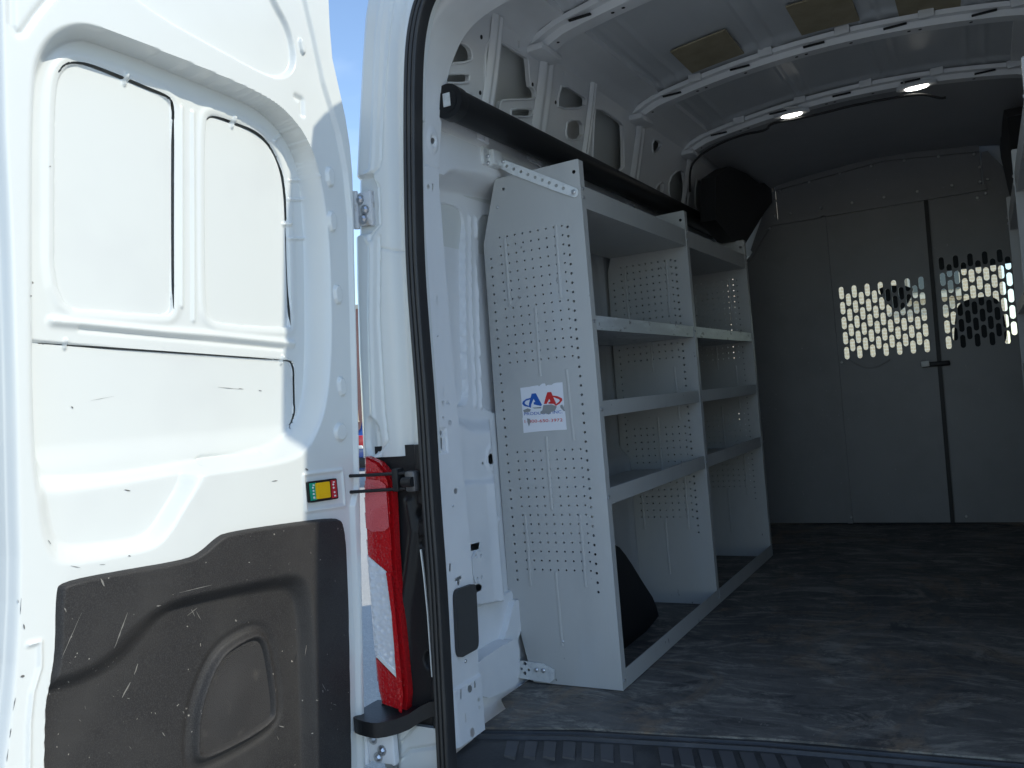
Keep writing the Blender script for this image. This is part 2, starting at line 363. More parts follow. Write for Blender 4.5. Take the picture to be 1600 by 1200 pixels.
# ---- rear pillar, its face towards the camera
def PP(A, B, H): return np.stack([A+0*B, 1.68+.03*B-H, B+0*A], -1)
def ppx(poly, h=0.0): return np.array([atp(p, (0, 1.68-h, 0), (0, 1, -.03))[[0, 2]] for p in poly])
pl = ppx([(579, -120), (573, -40), (571, 0), (567, 25), (562, 100), (557, 200), (553, 290), (553, 380), (554, 450), (557, 560), (561, 640), (564, 716)])
pr = ppx([(720, -120), (668, -30), (655, 0), (645, 40), (637, 100), (634, 200), (634, 330), (640, 420), (648, 540), (656, 640), (661, 722)])+np.array([.02, 0])
zl, zr_ = lerp([(b, a) for a, b in pl]), lerp([(b, a) for a, b in pr])
L1 = ppx([(597, -100), (596, 0), (590, 50), (586, 150), (582, 240), (580, 266), (571, 274)]); L1b = ppx([(573, 372), (579, 382), (578, 500), (582, 640), (590, 722)])
L2 = ppx([(616, -100), (612, 0), (605, 60), (598, 170), (595, 250), (591, 263), (581, 272), (584, 283), (592, 293), (594, 350), (580, 368), (578, 375)]); L2b = ppx([(593, 370), (592, 500), (600, 640), (606, 690), (598, 700), (593, 722)])
V3 = ppx([(650, -100), (625, 0), (618, 60), (617, 150), (621, 300), (624, 400), (634, 600), (640, 722)])
HP = ppx([(545, 276), (581, 270), (590, 292), (592, 350), (579, 366), (545, 372)]); SEAM = ppx([(594, 387), (612, 391), (628, 392), (640, 388)])
BOT = ppx([(570, 645), (590, 655), (598, 690), (596, 712), (570, 716)])
def hp(A, B):
    a0 = np.interp(B, *zip(*sorted((b, a) for a, b in pl))); d0 = A-a0; h = np.zeros(A.shape)
    h -= .011*(1-ss(d0/.018))**2
    for L in (L1, L1b): h += .0045*np.exp(-(ldist(A, B, L)/.006)**2)
    for L in (L2, L2b): h -= .0045*np.exp(-(ldist(A, B, L)/.0035)**2)
    h -= .016*np.exp(-(ldist(A, B, V3)/.02)**2)
    h -= .014*ss(-sdf(A, B, HP)/.008)
    h -= .003*np.exp(-(ldist(A, B, SEAM)/.0025)**2)
    h -= .012*ss(-sdf(A, B, chaikin(BOT))/.01)
    return h
PILLAR = relief('rear_pillar', PAINT, VAN, PP, np.linspace(pl[-1][1], 2.0, 420), zl, zr_, 64, hp, th=.05)
# pillar foot below the tail light
fl = ppx([(588, 1118), (612, 1140), (622, 1150), (624, 1215)]); fr = ppx([(700, 1060), (706, 1118), (712, 1215)])
FB = ppx([(690, 1115), (688, 1165), (640, 1172), (622, 1190), (624, 1160), (650, 1130)])
relief('pillar_foot', PAINT, VAN, PP, np.linspace(-.16, .09, 100), lambda z: -1.362, lambda z: -1.21, 50,
       lambda A, B: -.03*(1-ss((A+1.362)/.03))-.006*np.exp(-(ldist(A, B, FB)/.004)**2), th=.04)
mb = MB()   # rear bumper
bp_ = [(-1.43, 1.74), (-1.42, 1.62), (-1.34, 1.56), (-1.1, 1.52), (CX, 1.49)]; bp_ = chaikin(bp_, 2, False); bp_ = [(x, y, 0) for x, y in bp_]+[(2*CX-x, y, 0) for x, y in bp_[::-1][1:]]
mb.sweep([(x, y, -.17) for x, y, z in bp_], [(-.05, -.12), (.05, -.12), (.055, .085), (.03, .11), (-.05, .11)], up=(0, 0, 1)); mb.build('rear_bumper', BLACK, VAN, 40)

# ---- weather seal round the doorway
sp = [(700, 1250), (697, 1190), (690, 1050), (682, 900), (674, 800), (665, 640), (657, 540), (648, 420), (645, 300), (644, 200), (645, 100), (650, 45), (661, 0), (682, -35), (725, -68), (790, -90)]
def to_y(p, y0): return atp(p, (0, y0, 0), (0, 1, -.03))
s3 = np.array([to_y(p, 1.665) for p in sp]); s3 = chaikin(s3, 3, False)
s3 = s3[s3[:, 0] < -.98]
zt = s3[-1][2]+.012
arch = [(x, 1.665+.03*zt, zt+.012*(1-((x-CX)/.5)**2)) for x in np.linspace(-.9, CX, 12)]
seal = np.vstack([s3, arch]); seal = np.vstack([seal, [(2*CX-x, y, z) for x, y, z in seal[::-1][1:]]])
rib = []
for cx_ in (-.0115, 0, .0115):
    for t in np.linspace(math.pi, 0, 6): rib.append((cx_+.0052*math.cos(t), .012+.006*math.sin(t)))
sprof = [(-.0165, -.02)]+rib+[(.0165, -.02)]
mb = MB(); mb.sweep(seal, [(-x, -y) for x, y in sprof], up=(0, 1, 0)); mb.build('weather_seal', RUBBER, VAN, 60)
o_ = [(CX+(x-CX)*.985, z*.992) for x, z in prof_full if z > 1.55]; i_ = [(x, z) for x, y, z in seal if z > 1.55]   # rear header over the doorway
mb = MB(); mb.plate(np.array(o_+i_[::-1])[::-1], [], lambda a, b, h: (a, 1.70+.03*b-h, b), .02); mb.build('rear_header', PAINT, VAN)

# ---- doorway flange (inner return of the pillar)
fp = np.array([(-1.232, -.05), (-1.238, .2), (-1.243, .6), (-1.245, .9), (-1.243, 1.15), (-1.238, 1.36), (-1.228, 1.55), (-1.212, 1.68), (-1.185, 1.78), (-1.13, 1.85), (-1.03, 1.885), (-.85, 1.905), (CX, 1.915)])
fp = chaikin(fp, 3, False); fs_ = np.concatenate([[0], np.cumsum(np.linalg.norm(np.diff(fp, axis=0), axis=1))])
def f_at(s): return np.interp(s, fs_, fp[:, 0]), np.interp(s, fs_, fp[:, 1])
def f_s(z): k = fp[:, 1] < 1.8; return np.interp(z, fp[k, 1], fs_[k])
def FP(A, B, H):
    e = 1e-3; x0, z0 = f_at(B-e); x1, z1 = f_at(B+e); tx, tz = x1-x0, z1-z0; L = np.hypot(tx, tz)+1e-12
    x, z = f_at(B); return np.stack([x+tz/L*H, A+0*x, z-tx/L*H], -1)
def fpx(poly): 
    o = []
    for p in poly:
        q = at(p[0], p[1], 0, -1.24); x, _ = f_at(f_s(q[2])); q = at(p[0], p[1], 0, float(x)); o.append((q[1], float(f_s(q[2]))))
    return np.array(o)
fle = fpx([(712, 1180), (693, 1000), (681, 850), (672, 700), (663, 540), (655, 400), (653, 300), (653, 200)])
fri = fpx([(755, 1137), (744, 980), (735, 850), (715, 640), (700, 470), (690, 335), (686, 290), (687, 240), (690, 200)])
smax = fs_[-1]
fl_l = lerp([(b, a-.012) for a, b in fle]+[(smax, 1.70+.03*1.9)]); fl_r = lerp([(b, a) for a, b in fri]+[(1.75, 1.935), (1.85, 1.95), (smax, 1.97)])
HOL = [circle((676, 220), 3.2, 10, 5), circle((669, 292), 2.2, 8, 4.5), [(675, 287), (677, 287), (677, 300), (675, 300)], [(681, 460), (684, 462), (684, 476), (681, 474)],
       [(692, 604), (694, 604), (694, 620), (692, 620)], circle((700, 630), 3, 10, 5), circle((692, 630), 2.4, 8, 5), circle((703, 661), 3, 10, 5), circle((690, 676), 2.2, 8, 4), [(690, 684), (692.5, 684), (692.5, 702), (690, 702)],
       circle((712, 767), 2.8, 10, 5), [(702, 880), (704, 880), (704, 893), (702, 893)], [(711, 904), (720, 899), (721, 904), (718, 905), (717.5, 914), (714.5, 915), (714.5, 907), (711, 909)],
       circle((731, 1076), 3.6, 10, 6), [(738, 1064), (740, 1063), (740, 1074), (738, 1075)], [(716, 1077), (718, 1076), (718, 1092), (716, 1093)], circle((745, 1093), 2, 8, 3.4), circle((746, 1105), 2, 8, 3.4), [(723, 1115), (725, 1114), (726, 1128), (724, 1129)], circle((735, 1144), 3.4, 10, 8)]
HOL = [fpx(h) for h in HOL]
STEPZ = float(fpx([(735, 1060)])[0][1]); LOCKP = fpx([(684, 668), (698, 668), (701, 708), (687, 710)]); SM1 = fpx([(656, 255), (670, 257), (690, 265)])
def hf(A, B):
    l = np.interp(B, *zip(*sorted([(b, a-.012) for a, b in fle]+[(smax, 1.757)]))); d = A-l
    h = -.03*(1-ss(d/.04))**2+.008*ss((d-.035)/.012)*0
    h += .006*ss((STEPZ-B)/.006)
    h -= .004*ss(-sdf(A, B, LOCKP)/.004)
    h -= .003*np.exp(-(ldist(A, B, SM1)/.002)**2)
    for q, r_ in ((HOL[0], .02), (HOL[12], .0)):
        if r_: h += .004*ss((.03-np.hypot(A-q[:, 0].mean(), (B-q[:, 1].mean())*.8))/.012)-.004*ss((.014-np.hypot(A-q[:, 0].mean(), (B-q[:, 1].mean())*.8))/.006)
    return h
FLANGE = relief('doorway_flange', INNER, VAN, FP, np.concatenate([np.arange(float(f_s(.003)), 1.62, .0035), np.linspace(1.62, smax, 110)]), fl_l, fl_r, 64, hf, HOL)
cv = fpx([(706, 922), (737, 911), (742, 1012), (711, 1029)])
mb = MB(); mb.plate(soft(cv[::-1], .16), [], lambda a, b, h: FP(np.array(a), np.array(b), np.array(h+.014)), .012, .02); mb.build('flange_cover', mat('grey_cover', (.05, .05, .05), .55, bump=('n', 240, .0006)), VAN, 30)
mb = MB(); q = fpx([(727, 1033)])[0]; mb.dome(FP(np.array(q[0]), np.array(q[1]), np.array(0.0)), (1, 0, 0), .005, .004); mb.build('rivet', BOLT, FLANGE)
for p in ((692, 652), (707, 791), (683, 525)): q = fpx([p])[0]; mb = MB(); mb.dome(FP(np.array(q[0]), np.array(q[1]), np.array(0.0)), (1, 0, 0), .003, .003); mb.build('rivet', BOLT, FLANGE)

# ---- left rear door, swung open ninety degrees
def DP(A, B, H): return np.stack([-1.42+.05*B+H, A+0*B, B+0*A], -1)
def dpx(poly, h=0.0): return np.array([atp(p, (-1.42+h, 0, 0), (1, 0, -.05))[[1, 2]] for p in poly])
dl = dpx([(-14, -140), (-8, 0), (-2, 200), (5, 330), (8, 400), (14, 600), (18, 800), (20, 870), (19, 940), (14, 1040), (6, 1120), (-4, 1200), (-12, 1290)])
dr = dpx([(508, -140), (513, 0), (515, 45), (519, 95), (529, 140), (539, 185), (546, 230), (550, 275), (552, 340), (553, 400), (557, 560), (560, 700), (562, 800), (566, 1000), (570, 1200), (572, 1290)])
DL = sorted((b, a) for a, b in dl); DR = sorted((b, a) for a, b in dr); D = .06
AO = chaikin(dpx([(43, 760), (42, 400), (44, 130), (54, 75), (82, 42), (125, 32), (165, 45), (300, 98), (420, 150), (462, 188), (488, 232), (503, 285), (512, 340), (518, 420), (520, 540), (513, 625), (500, 672), (478, 714), (440, 728), (300, 748), (180, 772), (70, 792)]), 3)
AI = chaikin(dpx([(58, 740), (50, 400), (52, 140), (66, 98), (92, 70), (125, 62), (160, 70), (290, 122), (405, 170), (440, 203), (462, 252), (470, 310), (474, 400), (475, 560), (470, 630), (452, 676), (400, 700), (310, 714), (180, 738), (75, 742)], -D), 3)
BO = chaikin(dpx([(50, 680), (300, 690), (345, 715), (292, 795), (268, 838), (242, 862), (180, 874), (95, 890), (72, 872), (56, 820)]), 2)
BI = chaikin(dpx([(66, 725), (270, 722), (280, 745), (250, 795), (230, 825), (212, 838), (150, 846), (98, 850), (82, 832)], -.03), 2)
PK = chaikin(dpx([(150, -60), (225, 15), (350, 84), (420, 122), (445, 125), (461, 112), (465, 85), (455, 40), (432, 0), (400, -80), (200, -140)]), 2)
P1 = chaikin(dpx([(86, 480), (86, 300), (86, 150), (96, 108), (125, 96), (195, 122), (250, 145), (268, 158), (271, 175), (271, 470), (268, 488), (255, 494), (160, 486)], -D), 2)
P2 = chaikin(dpx([(321, 480), (320, 300), (321, 190), (328, 180), (345, 183), (400, 204), (430, 232), (444, 275), (449, 340), (453, 505), (450, 514), (350, 507), (328, 500)], -D), 2)
P3 = chaikin(dpx([(30, 530), (60, 533), (250, 550), (440, 562), (456, 564), (459, 572), (461, 650), (455, 668), (425, 690), (380, 704), (310, 716), (180, 740), (40, 748)], -D), 1)
BEADS = [(dpx([(283, 168), (283, 478)], -D), .004, .005), (dpx([(301, 176), (302, 500)], -D), .004, .005), (dpx([(83, 502), (265, 519), (330, 524), (456, 537)], -D), .008, .008), (dpx([(125, 514), (440, 545)], -D), -.004, .005),
         (dpx([(306, 726), (308, 719), (316, 715), (400, 708)], -D+.004), -.005, .004), (dpx([(45, 1007), (62, 1003), (62, 1042), (50, 1082), (45, 1130), (44, 1220)]), .005, .004), (dpx([(17, -20), (18, 38), (26, 52), (36, 50), (55, 22), (90, -20)]), -.004, .006),
         (dpx([(197, 131), (197, 117)], -D), .007, .003), (dpx([(365, 198), (366, 184)], -D), .007, .003), (dpx([(104, 543), (104, 532)], -D), .007, .003), (dpx([(441, 568), (441, 557)], -D), .007, .003), (dpx([(445, 350), (452, 350)], -D), .007, .004), (dpx([(432, 219), (442, 211)], -D+.01), .005, .003),
         (dpx([(455, 281), (475, 281)], -D+.01), .004, .003), (dpx([(455, 311), (475, 311)], -D+.01), .004, .003), (dpx([(456, 372), (478, 372)], -D+.01), .004, .003)]
STRIP = dpx([(472, -130), (473, 0), (487, 60), (502, 130), (514, 170), (526, 210), (537, 270), (544, 340), (548, 500), (552, 650), (555, 760), (548, 790), (549, 830), (556, 1000), (561, 1290), (640, 1290), (640, -130)])
BTN = [[(508, 262), (519, 263), (521, 291), (511, 291)], [(511, 331), (522, 332), (524, 361), (514, 361)], [(520, 446), (531, 447), (533, 474), (523, 474)], [(526, 590), (537, 591), (539, 618), (529, 618)], circle((531, 675), 9, 12, 14), [(466, 60), (473, 62), (477, 85), (470, 84)]]
BTN = [chaikin(dpx(b), 1) for b in BTN]; JH = dpx([(463, 151), (472, 156), (473, 178)])
LBP = dpx([(476, 744), (533, 737), (537, 788), (480, 796)])
FOLD = dpx([(12, 1200), (24, 1120), (34, 1040), (38, 960), (36, 870), (30, 700), (24, 400)])
TO = chaikin(dpx([(82, 1030), (83, 925), (92, 906), (180, 889), (285, 872), (310, 861), (335, 838), (352, 829), (440, 816), (520, 806), (535, 812), (541, 900), (544, 1060), (548, 1290), (62, 1290), (64, 1120), (68, 1085)], 0.0), 2)
UO = chaikin(dpx([(40, 1062), (80, 1056), (120, 1047), (165, 1022), (203, 978), (235, 950), (270, 934), (330, 920), (420, 900), (462, 892), (482, 904), (490, 940), (496, 1060), (500, 1330), (40, 1330)], .014), 2)
UI = chaikin(dpx([(40, 1088), (80, 1085), (130, 1072), (180, 1047), (222, 1006), (250, 965), (285, 950), (430, 924), (450, 927), (461, 948), (466, 1060), (472, 1330), (40, 1330)], -.016), 2)
SPK = chaikin(dpx([(303, 1178), (306, 1120), (316, 1080), (332, 1040), (352, 1012), (392, 989), (408, 990), (418, 1005), (426, 1050), (433, 1108), (426, 1130), (380, 1160), (322, 1188), (308, 1188)], -.012), 3)
def stroke(P, w0, w1):                           # slit along a line, half width w0 at its start and w1 at its end
    P = np.asarray(P, float); T = np.gradient(P, axis=0); T /= np.linalg.norm(T, axis=1)[:, None]; N = np.stack([-T[:, 1], T[:, 0]], 1); w = np.linspace(w0, w1, len(P))[:, None]; w[0] *= .5; w[-1] *= .5
    return np.vstack([P+N*w, (P-N*w)[::-1]])
def slit(px, w0, w1, n=2): return stroke(chaikin(dpx(px, -D), n, False), w0, w1)
SLITS = [slit([(90, 114), (97, 103), (112, 97), (139, 100), (194, 122)], 0.00135, 0.00225), slit([(202, 125), (230, 137), (255, 147), (267, 155), (271, 168), (271, 190)], 0.00225, 0.00150), slit([(271, 187), (271, 330), (271, 482)], 0.00150, 0.00127, 1),
         slit([(325, 187), (331, 181), (345, 184), (361, 190)], 0.00113, 0.00225), slit([(369, 193), (400, 205), (425, 228), (440, 262), (446, 300), (448, 345)], 0.00225, 0.00135), slit([(448, 356), (450, 430), (453, 508)], 0.00127, 0.00113, 1),
         slit([(63, 536), (100, 538)], 0.00165, 0.00165, 0), slit([(108, 539), (250, 549), (437, 562)], 0.00195, 0.00120, 1), slit([(444, 563), (455, 564), (459, 572), (460, 610), (461, 652), (452, 670)], 0.00113, 0.00090)]
def blend(A, B, O, I):
    dO = -sdf(A, B, O, .2); dI = sdf(A, B, I, .2); t = np.where(dO <= 0, 0, np.where(dI <= 0, 1, dO/(np.maximum(dO, 0)+np.maximum(dI, 0)+1e-9))); return ss(t)
def hd(A, B):
    a_, b_ = -D*blend(A, B, AO, AI), -.03*blend(A, B, BO, BI); kk = 150.0; h = -(np.log(np.exp(-kk*a_)+np.exp(-kk*b_))-math.log(2))/kk; h *= D/(D-math.log(2)/kk)
    h -= .012*ss(-sdf(A, B, PK)/.012)
    for P_ in (P1, P2):
        d = sdf(A, B, P_); h += np.where(d > 0, .003*np.exp(-((d-.012)/.009)**2), 0); h -= .006*ss(.5-d/.004)
    d = sdf(A, B, P3); fade = ss((B-.80)/.05); l_ = np.interp(B, *zip(*DL)); h -= .006*ss(.5-d/.004)*fade*ss((A-l_-.045)/.02)
    for L, hh, w in BEADS: h += hh*np.exp(-(ldist(A, B, L)/w)**2)
    h += .010*ss(.5-sdf(A, B, STRIP)/.012)
    for b in BTN: h += .008*ss(.5-sdf(A, B, b)/.005)
    h -= .007*np.exp(-(ldist(A, B, JH)/.007)**2)
    h += .004*np.exp(-((sdf(A, B, LBP)-.004)/.004)**2)
    l = np.interp(B, *zip(*DL)); r = np.interp(B, *zip(*DR))
    h -= .02*(1-ss((A-l)/.018))**2; h -= .016*(1-ss((r-A)/.014))**2
    h += .0012*np.sin(A*7+1)*np.sin(B*4.2)
    h -= .06*ss((-sdf(A, B, TO)-.006)/.01)
    return h
dz = np.arange(-.16, 1.93, .0023)
def on_door(p, lift=.0012):
    q = dpx([p], 0)[0]
    for _ in range(6): h = float(hd(np.array([[q[0]]]), np.array([[q[1]]]))[0, 0]); q = dpx([p], h)[0]
    return DP(np.array(q[0]), np.array(q[1]), np.array(h+lift))
def sliver(mb, fn, p, q, w, jit=.6):
    n = max(3, int(math.hypot(q[0]-p[0], q[1]-p[1])/7)); vs = []; dx, dy = q[0]-p[0], q[1]-p[1]; L = math.hypot(dx, dy)+1e-6
    for i in range(n+1):
        t = i/n; ww = w*(math.sin(math.pi*min(max(t, .06), .94))**.6)*(1-jit*random.random())*.5; x = p[0]+dx*t+random.uniform(-.3, .3); y = p[1]+dy*t
        vs += [fn((x-dy/L*ww, y+dx/L*ww)), fn((x+dy/L*ww, y-dx/L*ww))]
    mb.add(vs, [(2*i, 2*i+1, 2*i+3, 2*i+2) for i in range(n)])
chips = MB()
for p, q, w in [((477, 732), (481, 735), 3), ((194, 765), (203, 767), 2), ((424, 752), (433, 751), 2), ((111, 635), (114, 638), 3), ((372, 607), (380, 608), 1.6), ((340, 605), (374, 608), .9), ((404, 610), (409, 611), 2), ((50, 440), (51, 444), 3), ((47, 462), (49, 463), 3), ((27, 937), (28, 942), 2), ((36, 975), (38, 983), 3), ((32, 1057), (38, 1056), 5), ((17, 1138), (15, 1152), 2), ((33, 935), (31, 960), 1), ((75, 844), (79, 850), 2), ((200, 868), (204, 869), 2), ((110, 884), (125, 887), 1), ((155, 882), (164, 882), 1.5), ((76, 260), (79, 260), 2), ((141, 626), (178, 619), .6), ((20, 1110), (24, 1090), 1.5), ((10, 1190), (13, 1170), 1.5)]: sliver(chips, on_door, p, q, w)
DOOR = relief('rear_door', [PAINT, CHIP], VAN, DP, dz, lerp([(b, a) for a, b in dl]), lerp([(b, a) for a, b in dr]), 410, hd, SLITS, th=.09, smooth=60, label='left rear door swung wide open, its pressed inner side lit by the sun', extra=chips)
# lower trim panel of the door
def ht(A, B):
    d = sdf(A, B, TO); h = -.006+.020*ss(-d/.01)
    h -= .031*blend(A, B, UO, UI)
    s_ = sdf(A, B, SPK); h += .013*ss(1-np.abs(s_+.006)/.012)*(s_ > -.03)-.007*ss((-s_-.014)/.006); h -= .004*np.exp(-((s_-.016)/.008)**2)
    return h
def on_trim(p, lift=.0012):
    q = dpx([p], .0)[0]
    for _ in range(4): h = float(ht(np.array([[q[0]]]), np.array([[q[1]]]))[0, 0]); q = dpx([p], h)[0]
    return DP(np.array(q[0]), np.array(q[1]), np.array(h+lift))
scuffs = MB()
for p, q, w in [((127, 957), (94, 1032), 1.3), ((199, 957), (178, 1013), 2.2), ((157, 904), (162, 916), 4), ((215, 1037), (209, 1054), 2.4), ((203, 1066), (190, 1090), 3), ((292, 962), (307, 950), 1.6), ((298, 952), (304, 963), 1.5), ((306, 955), (313, 968), 1), ((253, 1144), (257, 1150), 2.5), ((367, 968), (369, 971), 3), ((435, 1134), (443, 1136), 3),
                ((241, 1113), (243, 1116), 2), ((285, 1111), (287, 1115), 2), ((280, 926), (330, 914), 1.2), ((244, 947), (251, 946), 3), ((100, 950), (103, 956), 3), ((478, 1008), (476, 1025), 1), ((503, 1068), (508, 1078), 1), ((520, 1100), (525, 1102), 1.4)]: sliver(scuffs, on_trim, p, q, w)
for i in range(14): x, y = random.uniform(95, 440), random.uniform(960, 1190); a = random.gauss(1.2, .5); l = random.uniform(2, 7); sliver(scuffs, on_trim, (x, y), (x+l*math.cos(a), y+l*math.sin(a)), random.uniform(.5, 1.1))
TRIMP = relief('trim_panel', [TRIM, SCUFF], DOOR, DP, np.arange(-.16, .66, .0028), lambda z: .76, lambda z: 1.63, 310, ht, keep=lambda a, b: sdf(a, b, TO) < .006, smooth=60, extra=scuffs)
GI = SPK.mean(0)+(SPK-SPK.mean(0))*.87
GRI = relief('speaker_grille', GRILLE, DOOR, DP, np.linspace(SPK[:, 1].min()-.01, SPK[:, 1].max()+.01, 80), lambda z: SPK[:, 0].min()-.01, lambda z: SPK[:, 0].max()+.01, 60,
       lambda A, B: -.0145+.006*ss(1-np.hypot((A-SPK[:, 0].mean())/.075, (B-SPK[:, 1].mean()+.01)/.085)), keep=lambda a, b: sdf(a, b, SPK) < -.012)
# coloured latch label
def quadpx(poly, h): return np.array([DP(np.array(a), np.array(b), np.array(h)) for a, b in dpx(poly, h)])
mb = MB()
def dplate(poly, h, th, mi, ck=0): 
    P_ = dpx(poly, h); P_ = soft(P_, .07) if ck else P_
    mb.plate(P_, [], lambda a, b, w: DP(np.array(a), np.array(b), np.array(h+w)), th, 0, mi)
dplate([(481, 753), (526, 747), (529, 779), (484, 786)], .007, .007, 0, 1)
dplate([(483.5, 755.5), (494, 754), (496, 781), (486, 782.5)], .0085, .002, 1); dplate([(517, 750.5), (525, 749.5), (527.5, 777), (519, 778.5)], .0085, .002, 2)
dplate([(493.5, 755), (515, 752), (517, 777), (495.5, 780)], .011, .004, 3, 1); dplate([(497, 754.8), (512, 752.6), (512.4, 757), (497.4, 759)], .0125, .002, 3); dplate([(498.5, 774.5), (513, 772.5), (513.6, 776), (499, 778.3)], .0125, .002, 3)
for c in ((489, 762), (490, 767), (490.4, 772), (521, 757), (521.6, 762), (523, 769)): dplate(circle(c, 1.5, 6, 1.7), .0092, .0008, 4)
dplate([(488.6, 757), (491, 756.8), (491.6, 759), (489, 759.2)], .0092, .0008, 4); dplate([(489.8, 776), (492.6, 775.6), (493, 779), (490.2, 779.4)], .0092, .0008, 4)
dplate([(520, 752.4), (523, 752), (523.3, 754), (520.3, 754.3)], .0092, .0008, 4); dplate([(522.5, 773.4), (525, 773), (525.3, 775.4), (522.8, 775.8)], .0092, .0008, 4)
mb.build('latch_label', [BLACK, LAB_G, LAB_R, LAB_Y, LAB_W], DOOR)
# latch on the free edge
mb = MB(); e = DP(np.array(.80), np.array(.50), np.array(-.055)); mb.box(e+[0, -.012, 0], (.05, .035, .055), bev=.008); mb.box(e+[0, -.03, .022], (.045, .02, .01), bev=.003); mb.build('door_latch', BLACK, DOOR)

# ---- hinges, check strap
def hinge(z0, z1, px_l, px_r, y, cast):
    t = MB(); zc = (z0+z1)/2; h_ = z1-z0
    t.box(((px_l+px_r)/2+.004, y, zc), (px_r-px_l, .012, h_), bev=.005)
    t.box((px_r-.002, y+.006, zc), (.01, .022, h_*1.06), bev=.004)
    t.cyl((px_l-.002, y-.008, z0-.004), (px_l-.002, y-.008, z1+.004), .0085, 14)
    t.box((px_l-.018, y-.004, zc+h_*.42), (.045, .018, h_*.1), bev=.004); t.box((px_l-.018, y-.004, zc-h_*.42), (.045, .018, h_*.1), bev=.004)
    t.build('door_hinge', [cast], VAN)
    for k, (dx, dz_) in enumerate(((.3, .28), (.62, -.05), (.45, -.3))):
        b = MB(); b.dome((px_l+(px_r-px_l)*dx, y-.006, zc+h_*dz_), (0, -1, 0), .0095, .009, 6); b.cyl((px_l+(px_r-px_l)*dx, y-.006, zc+h_*dz_), (px_l+(px_r-px_l)*dx, y-.009, zc+h_*dz_), .013, 14); b.build('hinge_bolt', BOLT, VAN)
a = ppx([(556, 302), (582, 350)], .0); hinge(a[1][1], a[0][1], a[0][0], a[1][0]-.004, 1.685+.03*a[0][1], mat('hinge_paint', (.6, .61, .62), .4, noise=[(16, .55, .7, (.28, .22, .16), 4, I1)]))
a = ppx([(575, 1140), (618, 1194)], .02); hinge(a[1][1], a[0][1], a[0][0], a[1][0], 1.655+.03*a[0][1], INNER)
mb = MB()
for y0, y1 in ((741, 738), (766, 762)):
    p = ppx([(548, y0), (640, y1)], .02); mb.cyl((p[0][0], 1.63, p[0][1]), (p[1][0], 1.665, p[1][1]), .0042, 10)
mb.build('check_rod', BLACK, VAN)
p = ppx([(618, 716), (642, 716), (656, 738), (660, 782), (616, 782)], .0)
mb = MB(); mb.plate(chaikin(p, 1)[::-1], [], lambda a, b, h: (a, 1.69+.03*b-h, b), .03); q = ppx([(625, 737), (634, 765)], .02)
mb.box((q.mean(0)[0]-.004, 1.668, q.mean(0)[1]+.004), (.018, .03, .055), bev=.004); q = ppx([(648, 751)], .02)[0]; mb.box((q[0], 1.672, q[1]), (.03, .026, .05), bev=.006, mi=1); mb.cyl((q[0]-.016, 1.655, q[1]), (q[0]+.012, 1.655, q[1]), .012, 12); mb.build('check_bracket', [BLACK, mat('dull_metal', (.12, .12, .125), .4, metal=.6)], VAN)

# ---- tail light and the black panel beside it
LY = 1.665
def lpx(poly, h=0.0): return np.array([atp(p, (0, LY-h, 0), (0, 1, 0))[[0, 2]] for p in poly])
def LP(A, B, H): return np.stack([A+0*B, LY-H+0*A, B+0*A], -1)
LO = lpx([(567, 714), (568, 790), (571, 868), (578, 960), (583, 1025), (588, 1075), (594, 1100), (631, 1113), (633, 1085), (625, 1000), (618, 930), (613, 860), (610, 790), (607, 752), (600, 738), (588, 724)])
def zone(name, poly, m_, bulge, par):
    Z = lpx(poly); c0 = LO[:, 0].min()
    return relief(name, m_, par, LP, np.linspace(Z[:, 1].min()-.004, Z[:, 1].max()+.004, 140), lambda z: Z[:, 0].min()-.004, lambda z: Z[:, 0].max()+.004, 40,
       lambda A, B: bulge-.012*(1-ss((A-np.interp(B, *zip(*sorted((b, a) for a, b in LO[:7]))))/.016))**2, holes=(), th=None, keep=lambda a, b: inside(a, b, Z) & inside(a, b, LO))
TL = MB(); TL.plate(LO[::-1], [], lambda a, b, h: (a, LY+.012-h, b), .02); TLo = TL.build('tail_light', REDL, VAN, label='tall red and clear tail light beside the doorway')
zone('red_lens', [(565, 700), (612, 745), (614, 835), (616, 900), (607, 893), (576, 868), (565, 860)], REDL, .004, TLo)
zone('reflector', [(565, 757), (577, 748), (596, 750), (606, 758), (611, 822), (604, 829), (585, 830), (565, 820)], REDR, .007, TLo)
zone('clear_lens', [(565, 860), (577, 868), (606, 893), (616, 960), (622, 1054), (588, 1022), (570, 1010)], CLRL, .004, TLo)
zone('red_lens', [(570, 1024), (588, 1026), (622, 1060), (627, 1108), (598, 1098), (580, 1080)], REDL, .004, TLo)
zone('lens_edge', [(606, 893), (614, 893), (626, 1000), (634, 1085), (632, 1113), (626, 1110), (622, 1054), (615, 960)], REDL, .008, TLo)
mb = MB(); P_ = lpx([(590, 1025), (593, 1022), (622, 1051), (622, 1058)]); mb.plate(P_[::-1], [], lambda a, b, h: (a, LY-.006-h, b), .003); mb.build('lens_divider', LAB_W, TLo)
def bx_(poly, y): return np.array([atp(p, (0, y, 0), (0, 1, 0))[[0, 2]] for p in poly])
Z = bx_([(604, 712), (672, 712), (700, 1000), (712, 1120), (620, 1130)], 1.70)
GA = bx_([(637, 785), (645, 830), (640, 880), (630, 950), (632, 1060)], 1.7); GB = bx_([(650, 780), (654, 860), (668, 960), (676, 1100)], 1.7); GC = [bx_([c], 1.7)[0] for c in ((657, 802), (662, 850), (671, 1032))]
def hb_(A, B):
    h = .012*np.exp(-(ldist(A, B, GA)/.012)**2)+.012*ss((A-np.interp(B, *zip(*sorted((b, a) for a, b in GB))))/.008)
    for c in GC: h -= .014*ss((.017-np.hypot(A-c[0], (B-c[1])*.7))/.006)
    return h
